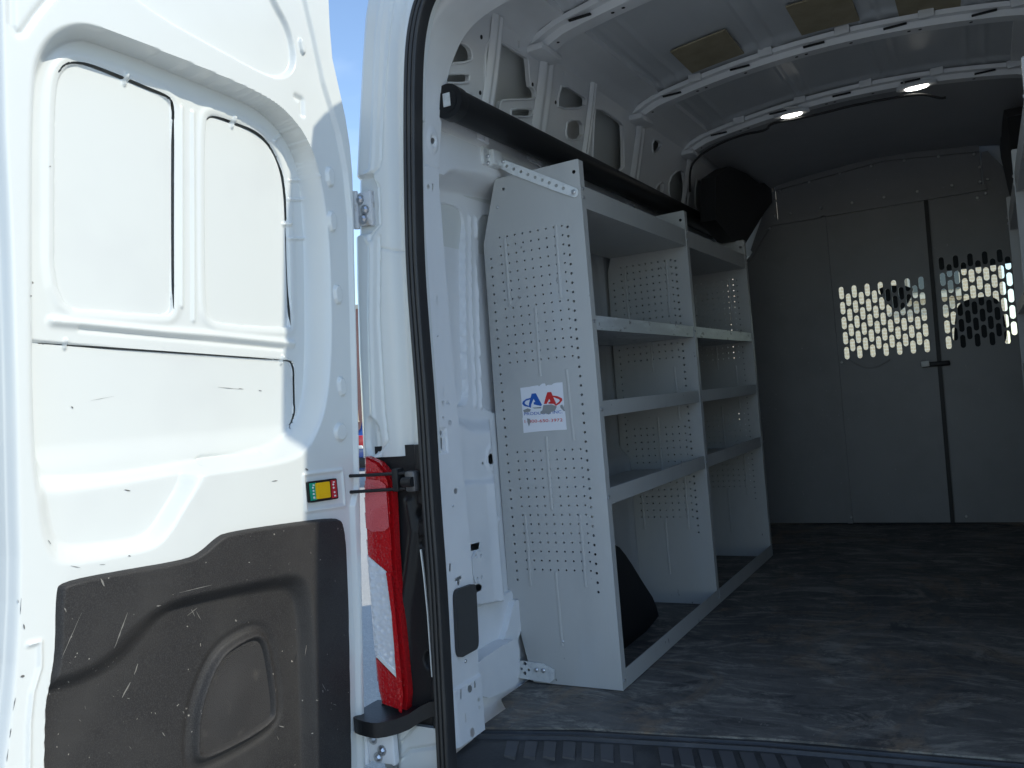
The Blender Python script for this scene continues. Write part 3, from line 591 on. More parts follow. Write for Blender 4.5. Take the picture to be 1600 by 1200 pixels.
relief('lamp_recess', BLACK, VAN, lambda A, B, H: np.stack([A+0*B, 1.695+.02*B-H, B+0*A], -1), np.linspace(.07, .77, 180), lambda z: -1.36, lambda z: -1.20, 50, hb_)
mb = MB(); w_ = bx_([(653, 860), (658, 900), (664, 960), (671, 1060)], 1.66); mb.sweep([(a, 1.672, b) for a, b in w_], [(-.0016, -.002), (.0016, -.002), (.0016, .002), (-.0016, .002)]); mb.build('recess_edge', PAINT, VAN)
st = [atp(p, (0, 0, .075), (0, 0, 1)) for p in ((580, 1112), (584, 1098), (630, 1094), (650, 1080), (690, 1074), (690, 1095), (650, 1108), (625, 1128), (600, 1126))]
z_ = lpx([(584, 1110)])[0][1]
mb = MB(); P_ = [(-1.432, 1.70), (-1.425, 1.625), (-1.405, 1.605), (-1.35, 1.595), (-1.325, 1.60), (-1.29, 1.645), (-1.235, 1.672), (-1.20, 1.68), (-1.20, 1.74), (-1.43, 1.74)]
mb.plate(chaikin(P_, 1), [], lambda a, b, h: (a, b, z_+h+(.035*ss((a+1.30)/.08) if a > -1.31 else 0)), .036); mb.build('corner_step', BLACK, VAN, 40)
#==NEXT==
# ------------------------------------------------------------------ inside of the van
def WP(A, B, H): return np.stack([-1.335+H, A+0*B, B+0*A], -1)
def wpx(poly, h=0.0): return np.array([atp(p, (-1.335+h, 0, 0), (1, 0, 0))[[1, 2]] for p in poly])
bo = wpx([(684, 299), (715, 304), (768, 316), (800, 324)]); bi = wpx([(688, 290), (694, 274), (703, 266), (715, 262), (745, 266), (800, 279)], .085)
p1 = chaikin(wpx([(670, 314), (686, 316), (716, 323), (724, 336), (727, 360), (727, 440), (729, 560), (732, 605), (731, 627), (722, 638), (700, 630), (670, 620)]), 2)
p2 = chaikin(wpx([(747, 620), (747, 352), (752, 337), (765, 335), (800, 343), (860, 356), (860, 660), (765, 648)]), 2)
rbs = [wpx([(733, 340), (735, 480), (742, 634)]), wpx([(743, 342), (746, 500), (751, 636)])]
lo = wpx([(690, 630), (715, 650), (740, 655), (800, 650)]); li = wpx([(690, 655), (714, 668), (742, 678), (800, 676)], .04)
l2o = wpx([(700, 752), (745, 749), (800, 747)], .04); l2i = wpx([(700, 760), (745, 757), (800, 756)], .055)
WH = [circle((767, 717), 5, 14, 8.5), circle((754, 724), 1.4, 8, 2.2)]; WH = [wpx(h, .04) for h in WH]
WH2 = [wpx([(731, 852), (749, 847), (748, 858), (736, 861)], .055), wpx([(738, 916), (748, 912), (753, 915), (752, 922), (738, 929)], .055)]
cvx = wpx([(764, 760), (770, 850), (776, 935)], .055); bmp = wpx([(780, 812), (790, 815)], .06)[0]
CAVO = wpx([(738, 946), (790, 936), (808, 936), (815, 980), (806, 1010), (770, 1025), (745, 1034)], .05)
dk = wpx([(745, 770), (745, 835)], .055)
def hw(A, B):
    zo = np.interp(A, bo[:, 0], bo[:, 1]); zi = np.interp(A, bi[:, 0], bi[:, 1]); h = .085*ss((B-zo)/np.maximum(zi-zo, .01))
    for P_ in (p1, p2): h -= .018*ss(-sdf(A, B, P_)/.006)
    for L in rbs: h += .007*np.exp(-(ldist(A, B, L)/.006)**2)
    a = np.interp(A, lo[:, 0], lo[:, 1]); b = np.interp(A, li[:, 0], li[:, 1]); h += .04*ss((a-B)/np.maximum(a-b, .012))
    a = np.interp(A, l2o[:, 0], l2o[:, 1]); b = np.interp(A, l2i[:, 0], l2i[:, 1]); h += .015*ss((a-B)/np.maximum(a-b, .006))
    d = np.hypot(A-WH[0][:, 0].mean(), (B-WH[0][:, 1].mean())*.75); h += .005*np.exp(-((d-.024)/.006)**2)
    c = np.interp(B, cvx[::-1, 1], cvx[::-1, 0]); h += .028*ss((A-c+.02)/.09)*ss((l2i[0][1]-B)/.03)
    h = np.where(B < 1.36, np.minimum(h, np.maximum(1.332-.5945*A, 0)), h)
    h += .012*ss(1-np.hypot((A-bmp[0])/.02, (B-bmp[1])/.022))
    h -= .05*ss(-sdf(A, B, CAVO)/.012)
    return h
CAVH = wpx([(742, 956), (770, 944), (788, 938), (806, 937), (812, 972), (800, 990), (770, 1012), (744, 1028)], -.0)
relief('side_panel', INNER, VAN, WP, np.arange(.17, 1.62, .0045), lambda z: 1.90, lambda z: 2.62, 150, hw, WH+WH2+[CAVH])
# slot cover plate and small steps under the column
mb = MB(); q = wpx([(736, 862), (756, 862), (754, 910), (738, 912)], .06); mb.plate(chaikin(q, 1), [circle(c, .006, 8) for c in wpx([(742, 869), (750, 868), (744, 904), (751, 902)], .06)], lambda a, b, h: (-1.335+.064+h, a, b), .006)
mb.build('slot_plate', INNER, VAN)
FARW = [np.array([(y0, .72), (y0, 1.36), (y0+w, 1.36), (y0+w, .72)]) for y0, w in ((2.66, .5), (3.26, .42), (3.78, .5), (4.4, .5))]
def hfar(A, B):
    h = .085*ss((B-1.44)/.07)+.04*ss((.64-B)/.06)
    for P_ in FARW: h -= .009*ss(-sdf(A, B, chaikin(P_, 2), .1)/.012)
    for y in (2.64, 3.22, 3.73, 4.34): h += .012*np.exp(-((A-y)/.02)**2)
    return h
relief('side_panel', INNER_SHADE, VAN, WP, np.arange(0, 1.63, .02), lambda z: 2.60, lambda z: 5.12, 170, hfar)  # far wall takes the darkened paint so the bays look shaded
# sill box and rear corner low down
sq = [(752, 1096), (740, 1060), (738, 1040), (798, 1000), (812, 1000), (812, 1062), (800, 1075)]
q = np.array([atp(p, (-1.27, 0, 0), (1, 0, 0))[[1, 2]] for p in sq])
mb = MB(); mb.plate(chaikin(q, 1), [], lambda a, b, h: (-1.27+h, a, b), .12); mb.build('sill_bracket', INNER, VAN)
mb = MB(); q = np.array([atp(p, (-1.30, 0, 0), (1, 0, 0))[[1, 2]] for p in [(775, 1020), (792, 990), (803, 940), (812, 936), (818, 975), (806, 1010)]]); mb.plate(chaikin(q, 1), [], lambda a, b, h: (-1.30+h, a, b), .03); mb.build('corner_brace', INNER, VAN)
mb = MB(); mb.box((-1.34, 2.2, .1), (.04, .75, .36), bev=.01); mb.build('inner_sill', INNER, VAN)

# upper wall with its cut-outs
def UX(z): return -1.25+.216*(z-1.6)
def upx(poly): return np.array([atp(p, (-1.25, 0, 1.6), (1, 0, -.216))[[1, 2]] for p in poly])
def z4(P): return [(660+x/4, 20+y/4) for x, y in P]
def z5(P): return [(900+x*.28333, 60+y*.28333) for x, y in P]
cuts = [z4([(120, 120), (172, 85), (185, 130), (205, 175), (285, 205), (308, 255), (302, 308), (120, 325)]), z4([(120, 385), (275, 378), (290, 390), (290, 425), (275, 440), (120, 442)]), z4([(230, 502), (300, 500), (314, 520), (312, 560), (230, 545)]),
        z4([(425, 148), (398, 210), (388, 290), (390, 580), (430, 610), (478, 630), (482, 560), (505, 545), (700, 542), (706, 505), (690, 470), (668, 460), (658, 290), (640, 275)]),
        z4([(552, 598), (680, 598), (686, 610), (684, 650), (556, 652), (548, 640)]), z4([(600, 706), (704, 705), (705, 745), (690, 760), (600, 740)]),
        z4([(870, 440), (848, 520), (840, 602), (1016, 596), (1020, 540), (1004, 522)]), z4([(905, 672), (996, 670), (1002, 790), (905, 798), (892, 745)]), z4([(930, 870), (1012, 870), (1014, 925), (930, 900)]),
        z5([(105, 370), (96, 450), (90, 640), (88, 680), (262, 780), (260, 490), (242, 458)]), z5([(320, 592), (334, 598), (340, 690), (322, 702)]), z5([(420, 562), (450, 558), (474, 585), (450, 628), (420, 635)]),
        z5([(440, 820), (478, 782), (478, 860), (440, 850)]), z5([(512, 770), (568, 722), (598, 742), (606, 920), (560, 940), (510, 880)]), z5([(655, 782), (690, 778), (722, 830), (722, 985), (655, 960)])]
small = [circle((758, 48), 0, 3)]
sl_ = [z4([(597, 172), (607, 172), (609, 220), (598, 218)]), z4([(880, 368), (888, 370), (890, 405), (881, 402)]), z4([(1066, 495), (1075, 497), (1076, 535), (1067, 532)]), z5([(94, 298), (101, 300), (101, 328), (95, 326)]), z5([(320, 532), (326, 534), (326, 560), (320, 558)])]
cuts = [chaikin(upx(c), 1) for c in cuts]+[upx(c) for c in sl_]
mb = MB(); UO_ = np.array([(1.935, 1.605), (1.95, 1.80), (1.965, 1.9), (1.98, 1.985), (5.1, 1.985), (5.1, 1.605)])
mb.plate(UO_[::-1], cuts, lambda a, b, h: (UX(b)+h, a, b-.2*h), .012, .16); UPW = mb.build('upper_wall', INNER, VAN, 30)
mb = MB()   # raised rims round the larger openings
for c in cuts[:14]: mb = mb
for k, c in enumerate(cuts[:15]):
    r = MB(); L = np.vstack([c, c[:1], c[1:2]]); r.sweep([(UX(b)+.002, a, b) for a, b in L], [(.004*math.cos(t), .004*math.sin(t)) for t in np.linspace(0, 2*math.pi, 7)[:-1]], up=(1, 0, .2), caps=False); r.build('opening_rim', INNER, UPW)
for y0, wd in ((2.17, .03), (2.50, .05), (2.86, .022), (3.36, .045), (4.03, .045), (4.55, .04)):
    r = MB(); r.sweep([(UX(z)+.004, y0+.02*math.sin((z-1.6)*5), z) for z in np.linspace(1.62, 1.975, 12)], [(wd, 0), (wd*.62, .013), (wd*.25, .013), (wd*.12, .009), (-wd*.12, .009), (-wd*.25, .013), (-wd*.62, .013), (-wd, 0)], up=(1, 0, .2)); r.build('wall_post', INNER, UPW, 50)
for p in [(688, 58), (682, 178), (693, 168), (752, 58), (775, 120), (832, 132), (750, 145), (852, 205), (868, 160), (918, 240)]:
    q = upx([p])[0]; r = MB(); r.dome((UX(q[1]), q[0], q[1]), (1, 0, -.2), .0065, .002, 8); r.build('wall_hole_disc', HOLE_SHADE, UPW)  # raised dark disc painted to pass for a shaded hole
# roof rail, bows, skin
def bow_z(x): return 1.94+.085*(1-((x-CX)/.74)**2)
mb = MB(); pr_ = [(-1.186, 1.955), (-1.168, 1.968), (-1.15, 1.985), (-1.135, 2.0), (-1.12, 2.005), (-1.10, 2.012), (-1.05, 2.02), (-1.05, 2.05), (-1.2, 2.05)]
mb.sweep([(0, 1.93, 0), (0, 3.5, 0), (0, 5.1, 0)], [(x, z) for x, z in pr_], up=(0, 0, 1)); 
RAIL = mb.build('roof_rail', INNER, VAN, 40)
if RAIL.data.vertices[0].co.x > -1: RAIL.data.transform(Matrix.Scale(-1, 4, (1, 0, 0))); RAIL.data.flip_normals()
def RP(A, B, H): return np.stack([A+0*B, B+0*A, bow_z(A)+.062-H], -1)
def hr(A, B):
    h = np.zeros(A.shape)
    for x in (-1.02, -.96, -.64, -.58, -.30, -.24, .02, .08): h += .006*np.exp(-((A-x)/.008)**2)
    for y0, y1 in ((1.95, 2.4), (2.5, 3.25), (3.4, 3.95), (4.05, 4.5)):
        m_ = ((B > y0) & (B < y1)); h -= .012*ss((B-y0)/.04)*ss((y1-B)/.04)*m_
    h += .004*np.sin(A*9+.5)*np.sin(B*6)*.5
    return h
relief('roof_skin', ROOFP, VAN, RP, np.linspace(1.8, 5.12, 240), lambda y: -1.17, lambda y: .29, 190, hr)
bprof = [(-.06, .035), (-.055, .02), (-.036, .016), (-.028, -.004), (.028, -.004), (.036, .016), (.055, .02), (.06, .035)]
for k, (y, sc) in enumerate(((2.46, 1.0), (3.33, .92), (4.0, .9))):
    xs = np.linspace(-1.185, .305, 40); mb = MB()
    wob = lambda x: .004*math.sin(x*17+k)+.003*math.sin(x*41)
    mb.sweep([(x, y, bow_z(x)+.02+(-.02*ss((abs(x-CX)-.62)/.12))) for x in xs], [(-b_*sc, c_) for b_, c_ in bprof], up=(0, 0, 1), caps=False, closed=False)
    B_ = mb.build('roof_bow', INNER, VAN, 40)
    for x in np.arange(-1.1, .3, .19):
        for dx in ((0, .035) if abs(math.sin(x*9)) > .6 else (0,)):
            r = MB(); r.dome((x+dx, y-.004, bow_z(x+dx)+.0155+(-.02*float(ss((abs(x-CX)-.62)/.12)))), (0, 0, -1), .006, .0015, 8); r.build('bow_hole_disc', HOLE_SHADE, B_)  # small dark disc, painted shade in place of a hole in the bow
    for x in np.arange(-1.0, .3, .27):
        r = MB(); r.box((x, y-.05, bow_z(x)+.026+(-.02*float(ss((abs(x-CX)-.62)/.12)))), (.075, .012, .006), bev=.002); r.build('bow_slot_bar', HOLE_SHADE, B_)  # thin dark bar, painted shade in place of an open slot
        r = MB(); r.box((x+.1, y-.062, bow_z(x+.1)+.046), (.05, .02, .03), bev=.004); r.build('bow_tab', INNER, B_)
    for x0 in (-1.155, .275):
        r = MB(); r.box((x0, y, 1.945), (.07, .15, .025), bev=.01); r.build('bow_foot', INNER, B_)
for px4, yy in (((1050, 75), (1135, 45), (1160, 83), (1080, 108)), 0), (((1225, 15), (1332, -4), (1336, 40), (1250, 60)), 0), (((1390, -18), (1490, -40), (1505, 10), (1405, 25)), 0):
    q = np.array([at(p[0], p[1], 2, 2.072)[:2] for p in px4]); x0, x1 = q[:, 0].min()+.006, q[:, 0].max()-.006; y0, y1 = q[:, 1].min()+.012, q[:, 1].max()-.012
    mb = MB(); nx = 8; xs = np.linspace(x0, x1, nx); vs = []
    for zz in (0.058, .0635): vs += [(x, y, bow_z(x)+zz) for x in xs for y in (y0, y1)]
    fs = []
    for i in range(nx-1): fs += [(2*i, 2*i+1, 2*i+3, 2*i+2), (2*nx+2*i, 2*nx+2*i+2, 2*nx+2*i+3, 2*nx+2*i+1), (2*i, 2*i+2, 2*nx+2*i+2, 2*nx+2*i), (2*i+1, 2*nx+2*i+1, 2*nx+2*i+3, 2*i+3)]
    fs += [(0, 2*nx, 2*nx+1, 1), (2*nx-2, 2*nx-1, 4*nx-1, 4*nx-2)]
    mb.add(vs, fs); mb.build('damping_pad', PAD, VAN, 30)
# dome lamps and their cable on the third bow
for p in ((1238, 197), (1434, 157)):
    q = at(p[0], p[1], 1, 3.95); x = q[0]; zb = bow_z(x)+.012
    mb = MB(); mb.sweep([(x, 3.96, zb+t) for t in (0, -.008, -.014)], [(.078*math.cos(t), .03*math.sin(t)) for t in np.linspace(0, 2*math.pi, 25)[:-1]], up=(0, 1, 0)); L = mb.build('dome_lamp', INNER, VAN, 40)
    mb = MB(); vs = []; ang = np.linspace(0, 2*math.pi, 25)[:-1]
    for rr, zz in ((1, -.0145), (.86, -.019), (.5, -.022)): vs += [(x+.046*rr*math.cos(t), 3.96+.018*rr*math.sin(t), zb+zz) for t in ang]
    mb.add(vs, [(i*24+j, i*24+(j+1) % 24, (i+1)*24+(j+1) % 24, (i+1)*24+j) for i in range(2) for j in range(24)]+[tuple(range(48, 72))]); mb.build('lamp_lens', LEDL, L, 40)
cb_ = [at(p[0], p[1], 1, 3.955) for p in ((1078, 300), (1078, 262), (1090, 245), (1120, 226), (1160, 210), (1198, 204), (1203, 193), (1240, 187), (1290, 176), (1330, 165), (1400, 152), (1440, 146), (1470, 154), (1478, 152))]
cb_ = chaikin(cb_, 2, False); mb = MB(); mb.sweep([(x, y, min(z, bow_z(x)+.012) if z > 1.93 else z) for x, y, z in cb_], [(.0055*math.cos(t), .0055*math.sin(t)) for t in np.linspace(0, 2*math.pi, 9)[:-1]], up=(0, 1, 0)); mb.build('lamp_cable', BLACK, VAN)
for c_, ang in (((1236, 168), .4), ((1412, 128), 1.5), ((1432, 128), .05)):
    q = at(c_[0], c_[1], 2, 2.04); mb = MB(); mb.cyl(q-np.array([.03*math.cos(ang), .03*math.sin(ang), 0]), q+np.array([.03*math.cos(ang), .03*math.sin(ang), 0]), .0035, 8); mb.build('wire_clip', LAB_W, VAN)
# roof liner between the last bow and the partition, black cab trim each side
mb = MB(); xs = np.linspace(-1.14, .26, 20); ys = np.linspace(4.06, 5.10, 10); vs = [(x, y, bow_z(x)+.03-(.05)*ss((y-4.1)/1.0)) for y in ys for x in xs]
mb.add(vs, [(j*20+i, j*20+i+1, (j+1)*20+i+1, (j+1)*20+i) for j in range(9) for i in range(19)]); mb.build('roof_liner', mat('liner_grey', (.42, .43, .45), .6, noise=[(3, .45, .8, (.36, .37, .39), 4, I1)]), VAN, 50)
q = np.array([atp(p, (-1.02, 0, 0), (1, 0, 0))[[1, 2]] for p in z5([(772, 760), (850, 705), (940, 745), (1010, 800), (1090, 790), (1100, 880), (1040, 960), (930, 1140), (860, 1110), (770, 1000)])])
mb = MB(); mb.plate(q, [], lambda a, b, h: (-1.02+h, a, b), .07); CT = mb.build('cab_trim', BLACK, VAN); mirror(CT, CX)
# tailgate-height black tube along the wall
# bulkhead floor edge, side panel mirror on the right
for o in [o for o in VAN.children if o.name.split('.')[0] in ('rear_pillar', 'doorway_flange', 'upper_wall', 'roof_rail', 'side_panel', 'pillar_foot', 'lamp_recess', 'corner_step', 'tail_light')]: mirror(o, CX)

# floor: load floor, worn mat, ribbed step
mb = MB(); mb.box((CX, 3.7, -.05), (1.78, 2.9, .09)); mb.box((CX, 1.80, -.2), (1.7, .12, .3)); mb.build('load_floor', INNER, VAN)
def sill_y(x): t = (x+1.24)/1.24; return 1.918+.19*float(np.interp(t, [0, .2, .56, 1, 1.3], [0, .36, .75, 1, 1.03]))
MAT = thing('floor_mat', 'worn black rubber mat with brown scuffs covering the load floor', 'floor mat', (CX, 3.5, 0))
xs = np.linspace(-1.25, .37, 60); mb = MB(); P_ = [(x, sill_y(x)) for x in xs]+[(.37, 5.10), (-1.30, 5.10), (-1.30, 2.12), (-1.25, 2.06)]
mb.plate(P_, [], lambda a, b, h: (a, b, .004+h+.0015*math.sin(a*11)*math.sin(b*7)), .006, .08); mb.build('mat_sheet', FLOOR, MAT, 30)
STEP = mat('step_plastic', (.035, .036, .038), .5, noise=[(6, .5, .75, (.08, .08, .08), 6, I1)], bump=('n', 150, .0008))
TREAD = mat('tread_plastic', (.075, .076, .08), .5, noise=[(6, .5, .75, (.07, .07, .075), 6, I1)])
n_ = 40; xs = np.linspace(-1.24, .36, n_); mb = MB(); vs = []
secs = [(0.004, -.002), (-.012, -.001), (-.016, -.008), (-.03, -.008), (-.034, 0.0), (-.045, 0.0), (-.05, -.008), (-.15, -.012), (-.19, -.03), (-.21, -.09), (-.22, -.2)]
for x in xs:
    for dy, dz_ in secs: vs.append((x, max(sill_y(x)+dy, 1.6), dz_))
k_ = len(secs); mb.add(vs, [(i*k_+j, i*k_+j+1, (i+1)*k_+j+1, (i+1)*k_+j) for i in range(n_-1) for j in range(k_-1)]); SIL = mb.build('door_sill', STEP, VAN, 35)
i = 0
for x in np.arange(-1.13, .33, .047):
    i += 1; y = sill_y(x); r = MB()
    if i % 8 == 0: continue
    r.plate(np.array([(x-.016, y-.068), (x-.016+.034, y-.145), (x+.016+.034, y-.145), (x+.016, y-.064)])[::-1], [], lambda a, b, h: (a, b, -.0045-.03*(sill_y(a)-b-.05)+h), .012); r.build('tread_block', TREAD, SIL, 30)
# rear wheel arch inside, black
mb = MB(); P_ = [(2.36, .0), (2.37, .12), (2.42, .27), (2.5, .335), (2.6, .35), (2.70, .34), (2.78, .275), (2.88, .165), (2.965, .08), (3.0, 0)]
mb.plate(chaikin(P_, 1)[::-1], [], lambda a, b, h: (-1.13+.0+h-.08*max(0, b-.1), a, b+.003), .26); WA = mb.build('wheel_arch', BLACK, VAN, 40); wb_ = MB(); wb_.box((-1.28, 2.62, .47), (.1, .3, .2), bev=.02); WB_ = wb_.build('arch_bracket', INNER, VAN)
for y in (2.53, 2.62, 2.71): r = MB(); r.box((-1.228, y, .47), (.014, .03, .15), bev=.006); r.build('bracket_rib', INNER, WB_)
VAN; mirror(WA, CX)

# ---- black carrier tube high on the left wall
TB = thing('conduit_carrier', 'long round black tube lying along the top of the left wall', 'tube', (-1.19, 1.93, 1.66))
mb = MB(); y0, y1 = 1.925, 4.78; tc_ = (-1.192, 1.66); n = 26; vs = []; R_ = [(.0425, y0+.006), (.0425, y1), (.03, y1), (.03, y0+.03), (.03, y0+.004), (.0405, y0)]
for r, y in R_:
    for j in range(n): t = 2*math.pi*j/n; vs.append((tc_[0]+r*math.cos(t), y, tc_[1]-.007*(y-y0)*0+r*math.sin(t)))
mb.add(vs, [(i*n+j, i*n+(j+1) % n, ((i+1) % 6)*n+(j+1) % n, ((i+1) % 6)*n+j) for i in range(6) for j in range(n)]); mb.build('tube_body', BLACK, TB, 35)
mb = MB(); mb.cyl((tc_[0], y0-.008, tc_[1]), (tc_[0], y0+.03, tc_[1]), .046, 28); mb.cyl((tc_[0], y0-.010, tc_[1]), (tc_[0], y0-.006, tc_[1]), .03, 24); mb.build('end_cap', BLACK, TB)
mb = MB(); mb.box((tc_[0]+.002, y0-.0125, tc_[1]+.002), (.022, .004, .036), bev=.006); mb.build('cap_highlight', GALV, TB)  # pale plate added as the white highlight in the cap's hole

# ------------------------------------------------------------------ shelving
XF, ZT = -.985, 1.535; YS = (2.27, 3.25, 4.18)
PO = np.array([(XF, 0.006), (XF, ZT), (-1.262, 1.53), (-1.32, 1.34), (-1.334, .293), (-1.272, .006)])
def holes():
    H = []; xs = np.linspace(-1.262, -1.052, 9)
    zs = [1.352-.0272*i for i in range(38)]
    for i, z in enumerate(zs):
        sk = .0
        if not (.70 < z < .965):
            for x in xs: H.append(circle((x, z), .0033, 6))
    for z in np.arange(.285, 1.36, .0272): H.append(circle((-1.034, z), .0042, 7))
    for z in np.arange(.313, 1.30, .0272): H.append(circle((-1.298 if z > .35 else -1.298, z), .0038, 7))
    H += [circle((-1.0, 1.50), .006, 8), circle((-1.235, 1.495), .005, 8)]
    return H
HO = holes()
UN = thing('shelving_unit', 'grey steel shelving unit with perforated end panel and a white sticker, along the left wall', 'shelving unit', (-1.15, 3.2, 0), 'steel shelving units along the van walls')
def spx(p, y=2.27): return at(p[0], p[1], 1, y)[[0, 2]]
EMB = [((789, 372), (797, 478)), ((869, 352), (877, 466)), ((837, 481), (845, 588)), ((886, 577), (897, 688)), ((854, 682), (863, 796)), ((821, 803), (830, 915)), ((907, 803), (916, 917)), ((869, 893), (879, 1009))]
for k, y in enumerate(YS):
    mb = MB(); mb.plate(PO[::-1] if False else PO, HO, lambda a, b, h: (a, y-h*1.0-.003, b), .003)
    fl_ = [(XF, y-.003), (XF+.0025, y-.003), (XF+.0025, y+.027), (XF-.012, y+.027), (XF-.012, y+.0245), (XF, y+.0245)]
    mb.sweep([(0, 0, .006), (0, 0, ZT-.002)], [(x, yy) for x, yy in fl_], up=(0, 1, 0))
    PN = mb.build('end_panel', STEEL, UN, 30)
    for a, b in EMB:
        a, b = spx(a), spx(b); r = MB(); n9 = 8
        r.sweep([(a[0]+(b[0]-a[0])*t, y-.0028, a[1]+(b[1]-a[1])*t) for t in np.linspace(0, 1, n9)], [(.0052*math.cos(t), .0028*math.sin(t)) for t in np.linspace(math.pi, 0, 7)], up=(0, -1, 0)); r.build('pressed_rib', STEEL, PN, 60)
    for z in (1.45, 1.425, 1.065, .81, .555, .03):
        r = MB(); r.dome((XF+.0025, y+.012, z), (1, 0, 0), .0055, .004, 8); r.build('shelf_bolt', BOLT, PN)
    if k == 0:
        for p in ((778, 324), (880, 1002)): q = spx(p); r = MB(); r.dome((q[0], y-.003, q[1]), (0, -1, 0), .0045, .003, 8); r.build('panel_rivet', BOLT, PN)
ZS = [(1.396, 1.461, STEEL), (1.041, 1.083, LIP), (.789, .834, STEEL), (.533, .58, STEEL)]
for k in range(2):
    y0, y1 = YS[k]+.0285, YS[k+1]-.005
    for zb, zt, m_ in ZS:
        pr9 = [(XF, zb), (XF, zt), (XF-.014, zt), (XF-.014, zt-.0025), (XF-.003, zt-.0025), (XF-.003, zb+.003), (-1.302, zb+.003), (-1.302, zb+.035), (-1.305, zb+.035), (-1.305, zb)]
        mb = MB(); mb.sweep([(0, y0, 0), (0, (y0+y1)/2, 0), (0, y1, 0)], [(-x, z) for x, z in pr9], up=(0, 0, 1))
        o = mb.build('shelf', m_, UN, 30)
        if abs(o.data.vertices[0].co.x-XF) > .01: o.data.transform(Matrix.Scale(-1, 4, (1, 0, 0))); o.data.flip_normals()
    pr9 = [(XF+.003, .006), (XF+.003, .06), (XF-.0, .06), (XF-.0, .009), (XF-.05, .009), (XF-.05, .006)]
    mb = MB(); mb.sweep([(0, y0-.0, 0), (0, (y0+y1)/2, 0), (0, y1, 0)], [(-x, z) for x, z in pr9], up=(0, 0, 1)); o = mb.build('base_rail', STEEL, UN, 30)
    if abs(o.data.vertices[0].co.x-XF) > .01: o.data.transform(Matrix.Scale(-1, 4, (1, 0, 0))); o.data.flip_normals()
# the same unit on the right
RU = thing('shelving_unit', 'grey steel shelving unit along the right wall, cut off by the picture edge', 'shelving unit', (2*-.432+1.15, 3.2, 0), 'steel shelving units along the van walls')
for o in list(UN.children): mirror(o, -.432, RU)
# straps and the sticker on the near panel
def strap(name, poly, hl, y, th, par):
    P_ = chaikin(np.array([spx(p, y) for p in poly]), 1); mb = MB(); mb.plate(P_, [circle(spx(c, y), r, 8) for c, r in hl], lambda a, b, h: (a, y-h, b), th); return mb.build(name, GALV, par, 30)
c0, c1 = np.array((777, 254.)), np.array((897, 301.)); hl = [(c0+(c1-c0)*t, .0052) for t in np.linspace(.03, .86, 10)]
SB = strap('perforated_strap', [(772, 245), (776, 245), (898, 292), (904, 298), (902, 307), (895, 309), (772, 262)], hl, 2.262, .003, UN)
mb = MB(); q = spx((897, 300), 2.262); mb.dome((q[0], 2.259, q[1]), (0, -1, 0), .007, .005, 8); mb.build('strap_bolt', BOLT, SB)
mb = MB(); q = spx((766, 252), 2.25); mb.box((q[0]+.022, 2.235, q[1]), (.03, .05, .046), bev=.004); mb.box((q[0]+.012, 2.22, q[1]), (.02, .09, .052), bev=.002); mb.build('strap_bracket', GALV, UN)
for p in ((761, 247), (761, 258), (776, 252)): q = spx(p, 2.19); r = MB(); r.dome((q[0]+.012, 2.177 if p[0] < 770 else 2.208, q[1]), (0, -1, .2), .006, .006, 8); r.build('strap_bolt', BOLT, SB)
hl = [((809, 1037), .0055), ((809, 1052), .0055), ((820, 1037), .006), ((820, 1052), .006), ((815, 1045), .0045), ((826, 1047), .0045)]
LB_ = strap('floor_bracket', [(799, 1030), (866, 1040), (866, 1068), (838, 1064), (799, 1057)], hl, 2.258, .004, UN)
mb = MB(); q = spx((791, 1046), 2.25); mb.box((q[0]+.004, 2.235, q[1]), (.006, .05, .062), bev=.002); mb.box((q[0]-.004, 2.21, q[1]), (.03, .006, .06), bev=.002); mb.build('bracket_foot', GALV, UN)
for p in ((786, 1038), (793, 1034), (786, 1055), (793, 1052)): q = spx(p, 2.205); r = MB(); r.dome((q[0], 2.205, q[1]), (0, -1, .2), .0065, .006, 8); r.build('bracket_bolt', BOLT, LB_)
for p in ((839, 1046), (850, 1047)): q = spx(p, 2.258); r = MB(); r.dome((q[0], 2.254, q[1]), (0, -1, .1), .0065, .006, 8); r.build('bracket_bolt', BOLT, LB_)
ys_ = 2.2656
mb = MB()
def stp(poly, lift, mi, ck=0):
    P_ = np.array([spx(p, ys_) for p in poly]); P_ = chaikin(P_, ck) if ck else P_; mb.plate(P_, [], lambda a, b, h: (a, ys_-lift-h, b), .0005, 0, mi)
def zs(P): return [(805+x*.075, 590+y*.075) for x, y in P]
stp(zs([(105, 215), (250, 195), (300, 190), (380, 172), (470, 160), (500, 180), (530, 150), (560, 125), (620, 118), (640, 175), (680, 150), (760, 150), (800, 120), (860, 105), (985, 95), (1000, 300), (1020, 560), (1000, 610), (1035, 680), (1050, 800), (1075, 1085), (700, 1105), (400, 1130), (175, 1155), (160, 900), (150, 860), (160, 820), (130, 500)]), .0002, 0)
bA = [(345, 335), (430, 325), (560, 570), (540, 590), (390, 560), (385, 520), (420, 500), (385, 440), (335, 560), (330, 630), (285, 610), (290, 540)]
stp(zs(bA), .0008, 1)
stp(zs([(330, 420), (230, 445), (160, 500), (150, 550), (200, 595), (290, 610), (290, 590), (225, 565), (195, 530), (225, 485), (325, 450)]), .001, 1)
rA = [(670, 305), (750, 300), (850, 530), (840, 575), (800, 545), (700, 545), (690, 520), (735, 495), (710, 440), (660, 545), (600, 550), (640, 400)]
stp(zs(rA), .0008, 2)
stp(zs([(780, 375), (880, 385), (975, 430), (985, 475), (930, 540), (850, 590), (830, 570), (895, 520), (935, 480), (915, 450), (800, 405)]), .001, 2)
stp(zs([(590, 575), (760, 560), (870, 600), (830, 690), (760, 710), (700, 770), (660, 745), (540, 755), (525, 715), (570, 680)]), .0014, 3)
